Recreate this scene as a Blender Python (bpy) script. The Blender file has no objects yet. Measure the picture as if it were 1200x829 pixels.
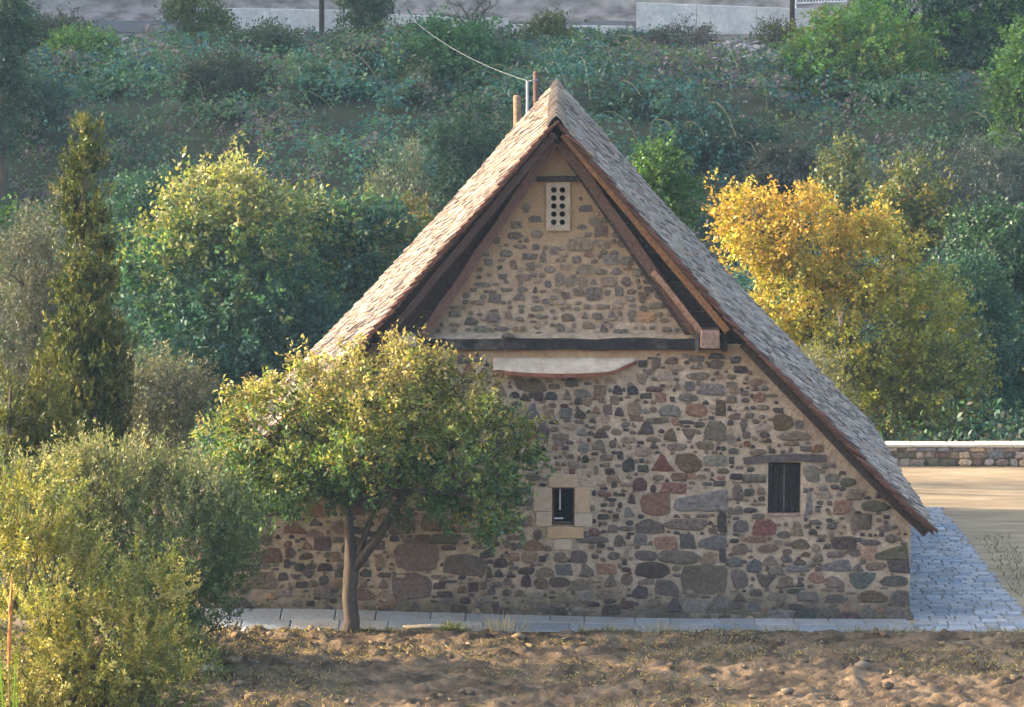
import bpy, bmesh, math, random
import numpy as np
from mathutils import Vector, Matrix

# ------------------------------------------------------------------ camera, sky, sun, exposure
scene = bpy.context.scene
R = math.radians
CAM = Vector((0.0, -58.0, 12.4)); FPX = 3900.0
PITCH = math.atan(514/3900); YAW = math.atan(55/3900)
cam = bpy.data.cameras.new("camera"); cam.sensor_width = 36; cam.lens = 36*FPX/1200
cam.clip_end = 3000; cam.clip_start = 1
cam_o = bpy.data.objects.new("camera", cam); scene.collection.objects.link(cam_o)
cam_o.location = CAM; cam_o.rotation_euler = (math.pi/2-PITCH, 0, YAW)
scene.camera = cam_o

SUN_EL, SUN_AZ = R(21), R(9)          # elevation; degrees behind the gable plane, from the left
SUN = Vector((-math.cos(SUN_AZ)*math.cos(SUN_EL), math.sin(SUN_AZ)*math.cos(SUN_EL), math.sin(SUN_EL)))
world = bpy.data.worlds.new("World"); scene.world = world; world.use_nodes = True
wn = world.node_tree.nodes; wl = world.node_tree.links
sky = wn.new("ShaderNodeTexSky"); sky.sky_type = 'NISHITA'; sky.sun_disc = False
sky.sun_elevation = SUN_EL; sky.sun_rotation = math.atan2(SUN.x, SUN.y)
sky.air_density = 1.0; sky.dust_density = 5.0; sky.ozone_density = 0.2
wn["Background"].inputs[1].default_value = 0.15
wl.new(sky.outputs[0], wn["Background"].inputs[0])
sl = bpy.data.lights.new("sun", 'SUN'); sl.energy = 2.3; sl.angle = R(0.6); sl.color = (1.0, 0.80, 0.56)
sun_o = bpy.data.objects.new("sun", sl); scene.collection.objects.link(sun_o)
sun_o.rotation_euler = (-SUN).to_track_quat('-Z', 'Y').to_euler(); sun_o.location = (-40, 20, 40)
vs = scene.view_settings; vs.view_transform = 'Standard'; vs.look = 'None'; vs.gamma = 1; vs.exposure = 2.42
vs.use_curve_mapping = False
scene.cycles.volume_step_rate = 4; scene.cycles.volume_bounces = 0
scene.cycles.max_bounces = 6; scene.cycles.transparent_max_bounces = 8

# ------------------------------------------------------------------ helpers
COL = scene.collection
rng = np.random.default_rng(11); random.seed(5)
FW = Vector((-math.sin(YAW)*math.cos(PITCH), math.cos(YAW)*math.cos(PITCH), -math.sin(PITCH)))
RT = Vector((math.cos(YAW), math.sin(YAW), 0)); UP = RT.cross(FW)
def P(px, py, Y):                      # point of the photograph at depth Y (metres behind the gable wall)
    d = FW + RT*((px-600)/FPX) + UP*((414.5-py)/FPX)
    return CAM + d*((Y-CAM.y)/d.y)
def S(Y): return FPX/(Y+58.0)*1.0      # pixels per metre at depth Y

def tag(o, label=None, cat=None, group=None, kind=None):
    if label: o["label"] = label
    if cat: o["category"] = cat
    if group: o["group"] = group
    if kind: o["kind"] = kind
    return o
def empty(name, loc, label, cat, group=None):
    o = bpy.data.objects.new(name, None); COL.objects.link(o); o.location = loc
    o.empty_display_size = 0.2
    return tag(o, label, cat, group)
def link(name, me, m, parent=None):
    o = bpy.data.objects.new(name, me); COL.objects.link(o)
    if m and not me.materials: me.materials.append(m)
    if parent is not None:
        o.parent = parent
        w = Vector((0, 0, 0)); p = parent
        while p: w += p.location; p = p.parent
        o.location = -w if not me.get("local") else Vector((0, 0, 0))
    return o
# meshes are authored in world coordinates; link() cancels the parent's offset
def mesh(name, V, F, col=None, smooth=False):
    V = np.asarray(V, dtype=np.float32).reshape(-1, 3)
    me = bpy.data.meshes.new(name)
    if isinstance(F, np.ndarray):
        k = F.shape[1]; n = F.shape[0]
        me.vertices.add(len(V)); me.vertices.foreach_set("co", V.ravel())
        me.loops.add(n*k); me.loops.foreach_set("vertex_index", F.astype(np.int32).ravel())
        me.polygons.add(n); me.polygons.foreach_set("loop_start", np.arange(0, n*k, k, dtype=np.int32))
        me.update(calc_edges=True)
    else:
        me.from_pydata([tuple(v) for v in V.tolist()], [], [tuple(f) for f in F]); me.update()
    if col is not None:
        a = me.attributes.new("col", 'FLOAT_COLOR', 'POINT')
        c = np.ones((len(V), 4), dtype=np.float32); c[:, :3] = col
        a.data.foreach_set("color", c.ravel())
    if smooth: me.polygons.foreach_set("use_smooth", np.ones(len(me.polygons), dtype=bool))
    return me
class MB:
    def __init__(s): s.V = []; s.F = []; s.C = []
    def add(s, V, F, c=None):
        b = len(s.V); s.V += [tuple(v) for v in V]; s.F += [tuple(i+b for i in f) for f in F]
        s.C += [c if c is not None else (1, 1, 1)]*len(V)
    def box(s, x0, x1, y0, y1, z0, z1, c=None):
        s.add([(x0,y0,z0),(x1,y0,z0),(x1,y1,z0),(x0,y1,z0),(x0,y0,z1),(x1,y0,z1),(x1,y1,z1),(x0,y1,z1)],
              [(0,3,2,1),(4,5,6,7),(0,1,5,4),(1,2,6,5),(2,3,7,6),(3,0,4,7)], c)
    def tube(s, pts, rad, n=7, c=None, jit=0.0):
        pts = [Vector(p) for p in pts]; V = []; F = []
        for i, p in enumerate(pts):
            t = (pts[min(i+1, len(pts)-1)]-pts[max(i-1, 0)]).normalized()
            a = t.orthogonal() if i == 0 else (pa - t*pa.dot(t))
            a.normalize(); pa = a; b = t.cross(a)
            for k in range(n):
                an = 2*math.pi*k/n; r = rad[i]*(1+random.uniform(-jit, jit))
                V.append(p+(a*math.cos(an)+b*math.sin(an))*r)
        for i in range(len(pts)-1):
            for k in range(n):
                F.append((i*n+k, i*n+(k+1) % n, (i+1)*n+(k+1) % n, (i+1)*n+k))
        F.append(tuple(range(n))[::-1]); F.append(tuple((len(pts)-1)*n+k for k in range(n)))
        s.add(V, F, c)
    def build(s, name, m, parent=None, smooth=False, bevel=0):
        o = link(name, mesh(name, s.V, s.F, np.array(s.C, dtype=np.float32), smooth), m, parent)
        if bevel:
            b = o.modifiers.new("bevel", 'BEVEL'); b.width = bevel; b.segments = 2; b.limit_method = 'ANGLE'
        return o
def beam(mb, p0, p1, w, y0, y1, c=None, wob=0.0, seg=8):
    """timber lying in the gable plane from p0 to p1 (x,z), w wide, between depths y0 and y1, slightly crooked"""
    p0 = Vector((p0[0], 0, p0[-1])); p1 = Vector((p1[0], 0, p1[-1])); t = (p1-p0).normalized(); n = Vector((-t.z, 0, t.x))
    V = []; F = []
    for i in range(seg+1):
        q = p0.lerp(p1, i/seg) + n*random.uniform(-wob, wob); ww = w*0.5*(1+random.uniform(-.06, .06)*(wob > 0))
        dy = random.uniform(-wob, wob)*.6
        for a, y in ((-1, y0), (1, y0), (1, y1), (-1, y1)): V.append((q.x+n.x*ww*a, y+dy, q.z+n.z*ww*a))
    for i in range(seg):
        for k in range(4): F.append((i*4+k, i*4+(k+1) % 4, i*4+4+(k+1) % 4, i*4+4+k))
    F += [(3, 2, 1, 0), (seg*4, seg*4+1, seg*4+2, seg*4+3)]
    mb.add(V, F, c)

def h3(i, j, k, s):
    n = (i*374761393 + j*668265263 + k*2147483647 + s*1274126177).astype(np.int64) & 0x7fffffff
    n = ((n ^ (n >> 13))*1274126177) & 0x7fffffff
    n = ((n ^ (n >> 16))*668265263) & 0x7fffffff
    return (n & 0xffff)/65535.0
def vnoise(p, s=0):                    # value noise 0..1 on an (n,3) array
    p = np.asarray(p, dtype=np.float64); f = np.floor(p); i = f.astype(np.int64); t = p-f; t = t*t*(3-2*t)
    r = 0
    for a in (0, 1):
        for b in (0, 1):
            for c in (0, 1):
                w = (t[:,0] if a else 1-t[:,0])*(t[:,1] if b else 1-t[:,1])*(t[:,2] if c else 1-t[:,2])
                r = r + w*h3(i[:,0]+a, i[:,1]+b, i[:,2]+c, s)
    return r
def fbm(p, o=4, s=0):
    p = np.asarray(p, dtype=np.float64); r = 0; a = .5; n = 0
    for k in range(o): r = r + a*vnoise(p*(2**k)+17.3*k, s+k); n += a; a *= .5
    return r/n
def n2(x, y, f, o=3, s=0):
    x = np.asarray(x, float); y = np.asarray(y, float)
    return fbm(np.stack([x.ravel()*f, y.ravel()*f, np.zeros(x.size)+s*7.7], 1), o, s).reshape(x.shape)
def unit(a): return a/np.maximum(np.linalg.norm(a, axis=1, keepdims=True), 1e-9)

# ------------------------------------------------------------------ materials
def mat(name, col=(.5,.5,.5), rough=.85, attr=False, var=.25, scale=6.0, bump=.3, bscale=None, col2=None, stretch=None, spec=.3, mixfac=(.35,.65)):
    m = bpy.data.materials.new(name); m.use_nodes = True; nt = m.node_tree; N = nt.nodes; L = nt.links
    b = N["Principled BSDF"]; b.inputs["Roughness"].default_value = rough
    b.inputs["Specular IOR Level"].default_value = spec
    tc = N.new("ShaderNodeTexCoord"); mp = N.new("ShaderNodeMapping")
    if stretch: mp.inputs["Scale"].default_value = stretch
    geo = N.new("ShaderNodeNewGeometry"); L.new(geo.outputs["Position"], mp.inputs[0])
    nz = N.new("ShaderNodeTexNoise"); nz.inputs["Scale"].default_value = scale; nz.inputs["Detail"].default_value = 7
    nz.inputs["Roughness"].default_value = .65
    L.new(mp.outputs[0], nz.inputs[0])
    if attr:
        at = N.new("ShaderNodeAttribute"); at.attribute_name = "col"; src = at.outputs["Color"]
    else:
        rg = N.new("ShaderNodeValToRGB"); c2 = col2 or tuple(c*.6 for c in col)
        rg.color_ramp.elements[0].position = mixfac[0]; rg.color_ramp.elements[1].position = mixfac[1]
        rg.color_ramp.elements[0].color = (*c2, 1); rg.color_ramp.elements[1].color = (*col, 1)
        L.new(nz.outputs[0], rg.inputs[0]); src = rg.outputs[0]
    mr = N.new("ShaderNodeMapRange"); mr.inputs[1].default_value = .25; mr.inputs[2].default_value = .75
    mr.inputs[3].default_value = 1-var; mr.inputs[4].default_value = 1+var
    nz2 = N.new("ShaderNodeTexNoise"); nz2.inputs["Scale"].default_value = scale*4.3; nz2.inputs["Detail"].default_value = 6
    L.new(mp.outputs[0], nz2.inputs[0]); L.new(nz2.outputs[0], mr.inputs[0])
    mx = N.new("ShaderNodeVectorMath"); mx.operation = 'SCALE'; L.new(src, mx.inputs[0]); L.new(mr.outputs[0], mx.inputs["Scale"])
    L.new(mx.outputs[0], b.inputs["Base Color"])
    if bump:
        bp = N.new("ShaderNodeBump"); bp.inputs["Strength"].default_value = bump; bp.inputs["Distance"].default_value = .03
        nz3 = N.new("ShaderNodeTexNoise"); nz3.inputs["Scale"].default_value = bscale or scale*6; nz3.inputs["Detail"].default_value = 5
        L.new(mp.outputs[0], nz3.inputs[0]); L.new(nz3.outputs[0], bp.inputs["Height"]); L.new(bp.outputs[0], b.inputs["Normal"])
    m["base"] = 1
    return m
def leaf_mat(name, trans=.35, gloss=.04, tint=(1.15,1.2,.6), rough=.45):
    m = bpy.data.materials.new(name); m.use_nodes = True; nt = m.node_tree; N = nt.nodes; L = nt.links
    for n in list(N):
        if n.type == 'BSDF_PRINCIPLED': N.remove(n)
    out = [n for n in N if n.type == 'OUTPUT_MATERIAL'][0]
    at = N.new("ShaderNodeAttribute"); at.attribute_name = "col"
    df = N.new("ShaderNodeBsdfDiffuse"); tr = N.new("ShaderNodeBsdfTranslucent"); gl = N.new("ShaderNodeBsdfGlossy")
    gl.inputs["Roughness"].default_value = rough; gl.inputs["Color"].default_value = (.8,.85,.8,1)
    tm = N.new("ShaderNodeVectorMath"); tm.operation = 'MULTIPLY'; tm.inputs[1].default_value = tint
    L.new(at.outputs["Color"], df.inputs["Color"]); L.new(at.outputs["Color"], tm.inputs[0]); L.new(tm.outputs[0], tr.inputs["Color"])
    m1 = N.new("ShaderNodeMixShader"); m1.inputs[0].default_value = trans
    L.new(df.outputs[0], m1.inputs[1]); L.new(tr.outputs[0], m1.inputs[2])
    m2 = N.new("ShaderNodeMixShader"); m2.inputs[0].default_value = gloss
    L.new(m1.outputs[0], m2.inputs[1]); L.new(gl.outputs[0], m2.inputs[2]); L.new(m2.outputs[0], out.inputs[0])
    return m
M = {}
M['leaf'] = leaf_mat("leaf", .45, .03)
M['olive'] = leaf_mat("olive_leaf", .35, .035, (1.1,1.1,.6), .5)
M['needle'] = leaf_mat("needle_leaf", .22, .02)
M['bark'] = mat("bark", (.105,.082,.066), .9, scale=5, stretch=(3,3,.8), bump=.8, var=.35)
M['stone'] = mat("rubble_stone", attr=True, var=.45, scale=4, bump=1.0, bscale=16, rough=.9)
M['tile'] = mat("clay_tile", attr=True, var=.25, scale=7, bump=.4, bscale=40, rough=.9, spec=.2)
M['wood'] = mat("old_wood", attr=True, var=.45, scale=3.5, stretch=(1,1,1), bump=.6, bscale=30, rough=.8)
M['plaster'] = mat("lime_plaster", (.47,.40,.32), .9, col2=(.31,.25,.19), scale=4, bump=.3, var=.12)
M['sandplaster'] = mat("sandy_plaster", (.45,.36,.27), .9, col2=(.34,.26,.19), scale=6, bump=.3, var=.15)
M['sandstone'] = mat("sandstone", attr=True, var=.16, scale=5, bump=.35, rough=.92)
M['iron'] = mat("rusty_iron", (.12,.05,.035), .7, var=.3, scale=20, bump=.2)
M['dark'] = mat("painted_interior_dark", (.012,.012,.014), .95, var=.2, bump=0)  # near-black sheets paint the darkness behind window and vent openings
M['metal'] = mat("galvanised_metal", (.30,.32,.34), .55, var=.1, bump=0)
M['concrete'] = mat("concrete", (.50,.49,.47), .9, col2=(.36,.36,.36), scale=1.2, var=.18, bump=.2)
M['paint'] = mat("white_paint", (.75,.76,.78), .5, var=.08, bump=0)
M['cable'] = mat("cable", (.12,.15,.155), .6, var=.1, bump=0)
M['asphalt'] = mat("asphalt", (.09,.09,.095), .9, scale=2, var=.2)
M['slab'] = mat("paving_slab", attr=True, var=.22, scale=3, bump=.35, bscale=25, rough=.75, spec=.4)
def slab_dirt(m):
    nt = m.node_tree; N = nt.nodes; L = nt.links; b = N["Principled BSDF"]; src = b.inputs["Base Color"].links[0].from_socket
    geo = N.new("ShaderNodeNewGeometry"); nz = N.new("ShaderNodeTexNoise"); nz.inputs["Scale"].default_value = 1.4; nz.inputs["Detail"].default_value = 9; nz.inputs["Roughness"].default_value = .7
    L.new(geo.outputs["Position"], nz.inputs[0]); r = N.new("ShaderNodeMapRange"); r.inputs[1].default_value = .5; r.inputs[2].default_value = .72; r.inputs[4].default_value = .7; L.new(nz.outputs[0], r.inputs[0])
    mx = N.new("ShaderNodeMix"); mx.data_type = 'RGBA'; L.new(r.outputs[0], mx.inputs[0]); L.new(src, mx.inputs[6]); mx.inputs[7].default_value = (.20,.165,.12,1); L.new(mx.outputs[2], b.inputs["Base Color"])
slab_dirt(M['slab'])
M['clod'] = mat("earth_clod", attr=True, var=.35, scale=9, bump=.6, rough=1, spec=.05)

def mortar_mat():
    m = mat("lime_mortar", (.445,.345,.252), .95, col2=(.305,.232,.165), scale=2.6, bump=.8, bscale=18, var=.30)
    nt = m.node_tree; N = nt.nodes; L = nt.links; b = N["Principled BSDF"]
    src = b.inputs["Base Color"].links[0].from_socket
    geo = N.new("ShaderNodeNewGeometry"); sp = N.new("ShaderNodeSeparateXYZ"); L.new(geo.outputs["Position"], sp.inputs[0])
    nz = N.new("ShaderNodeTexNoise"); nz.inputs["Scale"].default_value = 2.4; nz.inputs["Detail"].default_value = 8; L.new(geo.outputs["Position"], nz.inputs[0])
    def band(z0, z1, amp, col, src):
        a = N.new("ShaderNodeMath"); a.operation = 'MULTIPLY_ADD'; L.new(nz.outputs[0], a.inputs[0]); a.inputs[1].default_value = amp
        L.new(sp.outputs[2], a.inputs[2])
        r = N.new("ShaderNodeMapRange"); r.inputs[1].default_value = z0+amp*.5; r.inputs[2].default_value = z1+amp*.5
        L.new(a.outputs[0], r.inputs[0])
        mx = N.new("ShaderNodeMix"); mx.data_type = 'RGBA'; L.new(r.outputs[0], mx.inputs[0]); mx.inputs[6].default_value = (*col, 1)
        L.new(src, mx.inputs[7]); return mx.outputs[2]
    src = band(.12, .75, .9, (.10,.085,.06), src)          # damp, mossy foot of the wall
    # rusty wash below the tie beam
    zb = P(655, 412, 0).z
    r1 = N.new("ShaderNodeMapRange"); r1.inputs[1].default_value = zb-.42; r1.inputs[2].default_value = zb-.05; L.new(sp.outputs[2], r1.inputs[0])
    r2 = N.new("ShaderNodeMath"); r2.operation = 'LESS_THAN'; L.new(sp.outputs[2], r2.inputs[0]); r2.inputs[1].default_value = zb+.1
    mm = N.new("ShaderNodeMath"); mm.operation = 'MULTIPLY'; L.new(r1.outputs[0], mm.inputs[0]); L.new(r2.outputs[0], mm.inputs[1])
    m3 = N.new("ShaderNodeMath"); m3.operation = 'MULTIPLY'; L.new(mm.outputs[0], m3.inputs[0]); L.new(nz.outputs[0], m3.inputs[1])
    mx = N.new("ShaderNodeMix"); mx.data_type = 'RGBA'; L.new(m3.outputs[0], mx.inputs[0]); L.new(src, mx.inputs[6]); mx.inputs[7].default_value = (.30,.16,.06,1)
    # warmer ochre render towards the top of the gable
    r4 = N.new("ShaderNodeMapRange"); r4.inputs[1].default_value = 4.9; r4.inputs[2].default_value = 7.2; L.new(sp.outputs[2], r4.inputs[0])
    m4 = N.new("ShaderNodeMath"); m4.operation = 'MULTIPLY'; m4.inputs[1].default_value = .75; L.new(r4.outputs[0], m4.inputs[0])
    mx2 = N.new("ShaderNodeMix"); mx2.data_type = 'RGBA'; L.new(m4.outputs[0], mx2.inputs[0]); L.new(mx.outputs[2], mx2.inputs[6]); mx2.inputs[7].default_value = (.33,.21,.105,1)
    L.new(mx2.outputs[2], b.inputs["Base Color"])
    return m
M['mortar'] = mortar_mat()
def rubble_mat():
    m = mat("rubble_wall", (.3,.25,.2), .95, scale=3, bump=.5); nt = m.node_tree; N = nt.nodes; L = nt.links; b = N["Principled BSDF"]
    geo = N.new("ShaderNodeNewGeometry"); v = N.new("ShaderNodeTexVoronoi"); v.inputs["Scale"].default_value = 4; L.new(geo.outputs["Position"], v.inputs[0])
    v2 = N.new("ShaderNodeTexVoronoi"); v2.feature = 'DISTANCE_TO_EDGE'; v2.inputs["Scale"].default_value = 4; L.new(geo.outputs["Position"], v2.inputs[0])
    hs = N.new("ShaderNodeMix"); hs.data_type = 'RGBA'; hs.inputs[6].default_value = (.10,.085,.08,1); hs.inputs[7].default_value = (.25,.19,.15,1); L.new(v.outputs["Color"], hs.inputs[0])
    st = N.new("ShaderNodeMath"); st.operation = 'LESS_THAN'; st.inputs[1].default_value = .08; L.new(v2.outputs["Distance"], st.inputs[0])
    mx = N.new("ShaderNodeMix"); mx.data_type = 'RGBA'; L.new(st.outputs[0], mx.inputs[0]); L.new(hs.outputs[2], mx.inputs[6]); mx.inputs[7].default_value = (.38,.32,.25,1)
    L.new(mx.outputs[2], b.inputs["Base Color"]); return m
M['rubble'] = rubble_mat()
def ground_mat():
    m = mat("earth_ground", (.20,.155,.105), 1, col2=(.10,.085,.055), scale=.5, bump=.6, bscale=6, var=.3, spec=.05)
    nt = m.node_tree; N = nt.nodes; L = nt.links; b = N["Principled BSDF"]; src = b.inputs["Base Color"].links[0].from_socket
    geo = N.new("ShaderNodeNewGeometry"); sp = N.new("ShaderNodeSeparateXYZ"); L.new(geo.outputs["Position"], sp.inputs[0])
    nz = N.new("ShaderNodeTexNoise"); nz.inputs["Scale"].default_value = .35; nz.inputs["Detail"].default_value = 8; L.new(geo.outputs["Position"], nz.inputs[0])
    a = N.new("ShaderNodeMath"); a.operation = 'MULTIPLY_ADD'; a.inputs[1].default_value = 8; L.new(nz.outputs[0], a.inputs[0]); L.new(sp.outputs[1], a.inputs[2])
    def rng_(z0, z1): 
        r = N.new("ShaderNodeMapRange"); r.inputs[1].default_value = z0; r.inputs[2].default_value = z1; L.new(a.outputs[0], r.inputs[0]); return r.outputs[0]
    mx = N.new("ShaderNodeMix"); mx.data_type = 'RGBA'; L.new(rng_(22, 28), mx.inputs[0]); L.new(src, mx.inputs[6]); mx.inputs[7].default_value = (.06,.065,.04,1)
    mx2 = N.new("ShaderNodeMix"); mx2.data_type = 'RGBA'; L.new(rng_(75, 84), mx2.inputs[0]); L.new(mx.outputs[2], mx2.inputs[6])
    rg = N.new("ShaderNodeValToRGB"); rg.color_ramp.elements[0].position = .35; rg.color_ramp.elements[0].color = (.09,.08,.075,1)
    rg.color_ramp.elements[1].position = .65; rg.color_ramp.elements[1].color = (.22,.20,.185,1)
    nz2 = N.new("ShaderNodeTexNoise"); nz2.inputs["Scale"].default_value = 1.3; nz2.inputs["Detail"].default_value = 9; L.new(geo.outputs["Position"], nz2.inputs[0]); L.new(nz2.outputs[0], rg.inputs[0])
    L.new(rg.outputs[0], mx2.inputs[7]); L.new(mx2.outputs[2], b.inputs["Base Color"]); return m
M['ground'] = ground_mat()
M['field'] = mat("ploughed_earth", (.175,.125,.08), 1, col2=(.055,.042,.030), scale=1.3, bump=1.0, bscale=17, var=.45, spec=.05, mixfac=(.38,.62))  # dark soil, made darker still in place of tree shade
M['plaza'] = mat("sandy_gravel", (.31,.245,.16), 1, col2=(.19,.15,.10), scale=.9, bump=.5, bscale=9, var=.22, spec=.05, stretch=(.28,1.0,1))

# ------------------------------------------------------------------ terrain
PROF = np.array([(-400,40),(-90,22),(-58,10.6),(-47,2),(-40,0),(-1,0),(18.2,0),(22,-.8),(42,-1.0),(48,1.0),(50,2.0),(56,5.4),(63,6.1),(70,6.6),(75,7.3),(77.6,7.62),(84,7.75),(86,8.3)], float)
CREST, MS = 62.0, 0.9
def hz(x, y):
    x = np.asarray(x, float); y = np.asarray(y, float)
    sh = (n2(x, np.zeros_like(x), .045, 2, 3)-.5)*7*np.clip((y-40)/10, 0, 1)*np.clip((76-y)/8, 0, 1)
    yy = y+sh
    z = np.interp(yy, PROF[:,0], PROF[:,1])
    mt = 8.3+(y-86)*MS
    z = np.where(y > 86, np.minimum(mt, CREST-0.02*(y-150)), z)
    sm = lambda t: np.clip(t, 0, 1)**2*(3-2*np.clip(t, 0, 1))
    z = np.maximum(z, np.minimum(z+74*sm((-x-33)/90)*sm((y-(40-.158*x))/11), 74))   # unseen spur added at the left, shaped to shade the slope
    b = np.clip((y-19)/6, 0, 1)
    z = z+b*(n2(x, y, .25, 3, 9)-.5)*np.where(y > 76, np.clip((y-86)/20, 0, 1)*6, 1.5)
    return z
def grid_sheet(name, xs, ys, zf, m, kind='structure', smooth=True):
    X, Y = np.meshgrid(xs, ys); Z = zf(X, Y); nx, ny = len(xs), len(ys)
    V = np.stack([X.ravel(), Y.ravel(), Z.ravel()], 1)
    i = (np.arange(ny-1)[:,None]*nx+np.arange(nx-1)[None,:]).ravel()
    F = np.stack([i, i+1, i+1+nx, i+nx], 1)
    o = link(name, mesh(name, V, F, None, smooth), m); tag(o, kind=kind); return o
xs = np.concatenate([np.linspace(-700,-40,34), np.arange(-39,39,.6), np.linspace(40,700,34)])
ys = np.concatenate([np.linspace(-400,-60,12), np.arange(-58,18,2.0), np.arange(18,88,.6), np.arange(89,180,2.5), np.linspace(182,600,20)])
grid_sheet("ground", xs, ys, hz, M['ground'])
# ploughed field in front of the church
def field_z(X, Y):
    z = .02+.07*n2(X, Y*1.5, 2.2, 4, 21)+.10*(n2(X, Y, .5, 2, 22)-.5)
    rid = np.clip(n2(X, Y*1.6, 5.0, 4, 24)-.42, 0, 1)*.34
    z = z+rid
    z = z+.22*np.clip((-X-3.4)/3, 0, 1)*np.clip((-Y-1)/2, 0, 1)
    e = np.minimum(np.clip((-1.07+.20*(n2(X, Y*0, 1.7, 3, 29)-.5)-Y)/.10, 0, 1), np.clip((Y+11.8)/1.0, 0, 1))*np.clip((12.8-np.abs(X))/1.0, 0, 1)
    z = z*(.35+.65*np.clip((-1.0-Y)/.7, 0, 1))
    return z*e-.03*(1-e)
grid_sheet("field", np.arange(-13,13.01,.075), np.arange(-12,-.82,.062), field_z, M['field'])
# sandy yard to the right and behind
grid_sheet("yard", np.arange(6.2,60,.5), np.arange(-1.0,18.3,.5), lambda X, Y: .006+.05*(n2(X,Y,.6,3,31)-.35)*np.clip((X-11)/2,0,1)*np.clip((18-Y)/1,0,1), M['plaza'])

# ------------------------------------------------------------------ paving
def pave_z(x, y):                      # the paved strip rises a little towards the left
    return .012+.15*np.clip((1.5-x)/6, 0, 1)*np.clip((y+1.02)/1.0, 0, 1)
bed = MB()
bed.box(-7.2, 6.0, -1.04, 0.1, -.3, .004); bed.build("paving_bed", M['concrete']); bpy.data.objects["paving_bed"]["kind"] = "structure"
pav = empty("stone_paving", (6.0, -.5, 0), "blue-grey stone slab paving running along the foot of the gable wall and the right side", "paving")
SLABC = [(.25,.27,.295),(.20,.225,.26),(.29,.295,.30),(.23,.24,.25),(.17,.20,.24)]
def slab_geo(x0, x1, y0, y1, z, h=.05, g=.008):
    j = lambda: random.uniform(-.006, .006); zz = z+random.uniform(-.004, .006)
    V = [(x0+g+j(),y0+g+j(),z-h),(x1-g+j(),y0+g+j(),z-h),(x1-g+j(),y1-g+j(),z-h),(x0+g+j(),y1-g+j(),z-h)]
    def zf(x, y): return float(zz+pave_z(x, y)-.012)
    b = .012
    V += [(x0+g,y0+g,zf(x0,y0)-b),(x1-g,y0+g,zf(x1,y0)-b),(x1-g,y1-g,zf(x1,y1)-b),(x0+g,y1-g,zf(x0,y1)-b)]
    V += [(x0+g+b,y0+g+b,zf(x0,y0)),(x1-g-b,y0+g+b,zf(x1,y0)),(x1-g-b,y1-g-b,zf(x1,y1)),(x0+g+b,y1-g-b,zf(x0,y1))]
    F = [(8,9,10,11)]
    for a in (0, 4):
        for k in range(4): F.append((a+k, a+(k+1) % 4, a+4+(k+1) % 4, a+4+k))
    return V, F
for row, (y0, y1) in enumerate(((-1.02,-.55),(-.55,-.02))):
    x = -7.2+row*.2
    while x < 6.2:
        w = random.uniform(.55, 1.05); x1 = min(x+w, 6.25); mb = MB()
        if x1-x > .15:
            V, F = slab_geo(x, x1, y0, y1, .03); c = np.array(random.choice(SLABC))*random.uniform(.85, 1.1)
            mb.add(V, F, tuple(c)); mb.build("slab", M['slab'], pav)
        x = x1
mb = MB()
def right_edge(y):                     # outer edge of the side paving
    return float(np.interp(y, [-1.02, 11.2], [8.35, 8.05]))
y = -1.02
while y < 11.2:
    d = random.uniform(.13, .26); x = 6.28+random.uniform(-.1,.1)
    while x < right_edge(y):
        w = random.uniform(.14, .5); x1 = min(x+w, right_edge(y)+random.uniform(-.02,.08))
        if x1-x > .08:
            V, F = slab_geo(x, x1, y, min(y+d, 11.25), .03, g=.011)
            mb.add(V, F, tuple(np.array(random.choice(SLABC))*random.uniform(.8, 1.15)))
        x = x1
    y += d
sp_ = mb.build("side_paving_stones", M['slab'], pav); tag(sp_, "coursed narrow paving stones beside the right wall", kind="stuff")
bb = MB(); bb.box(6.02, 8.4, -1.04, 11.3, -.3, .002); o = bb.build("paving_bed", M['concrete']); tag(o, kind="structure")

# ------------------------------------------------------------------ church: profile
YF, YB = -0.5, 12.2                    # front and rear verge
ROOF_PX = [(652,140),(686,181),(718,218),(760,267),(800,313),(840,357),(879,400),(922,446),(975,501),(1017,546),(1060,590),(1094,622)]
prof = [P(a, b, YF) for a, b in ROOF_PX]; AX = P(652, 140, YF).x
RX = np.array([p.x-AX for p in prof]); RZ = np.array([p.z for p in prof]); RX[0] = 0
def roof_z(x): return float(np.interp(abs(x-AX), RX, RZ))
arc = np.concatenate([[0], np.cumsum(np.hypot(np.diff(RX), np.diff(RZ)))])
def on_roof(s): return float(np.interp(s, arc, RX)), float(np.interp(s, arc, RZ))
church = empty("stone_church", (0, 0, 0), "rubble stone church with steep tiled gable roof reaching almost to the ground", "church")
XR = P(1066, 700, 0).x-AX              # half width of the wall
ZB = P(655, 404, 0).z                  # tie beam level

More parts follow.
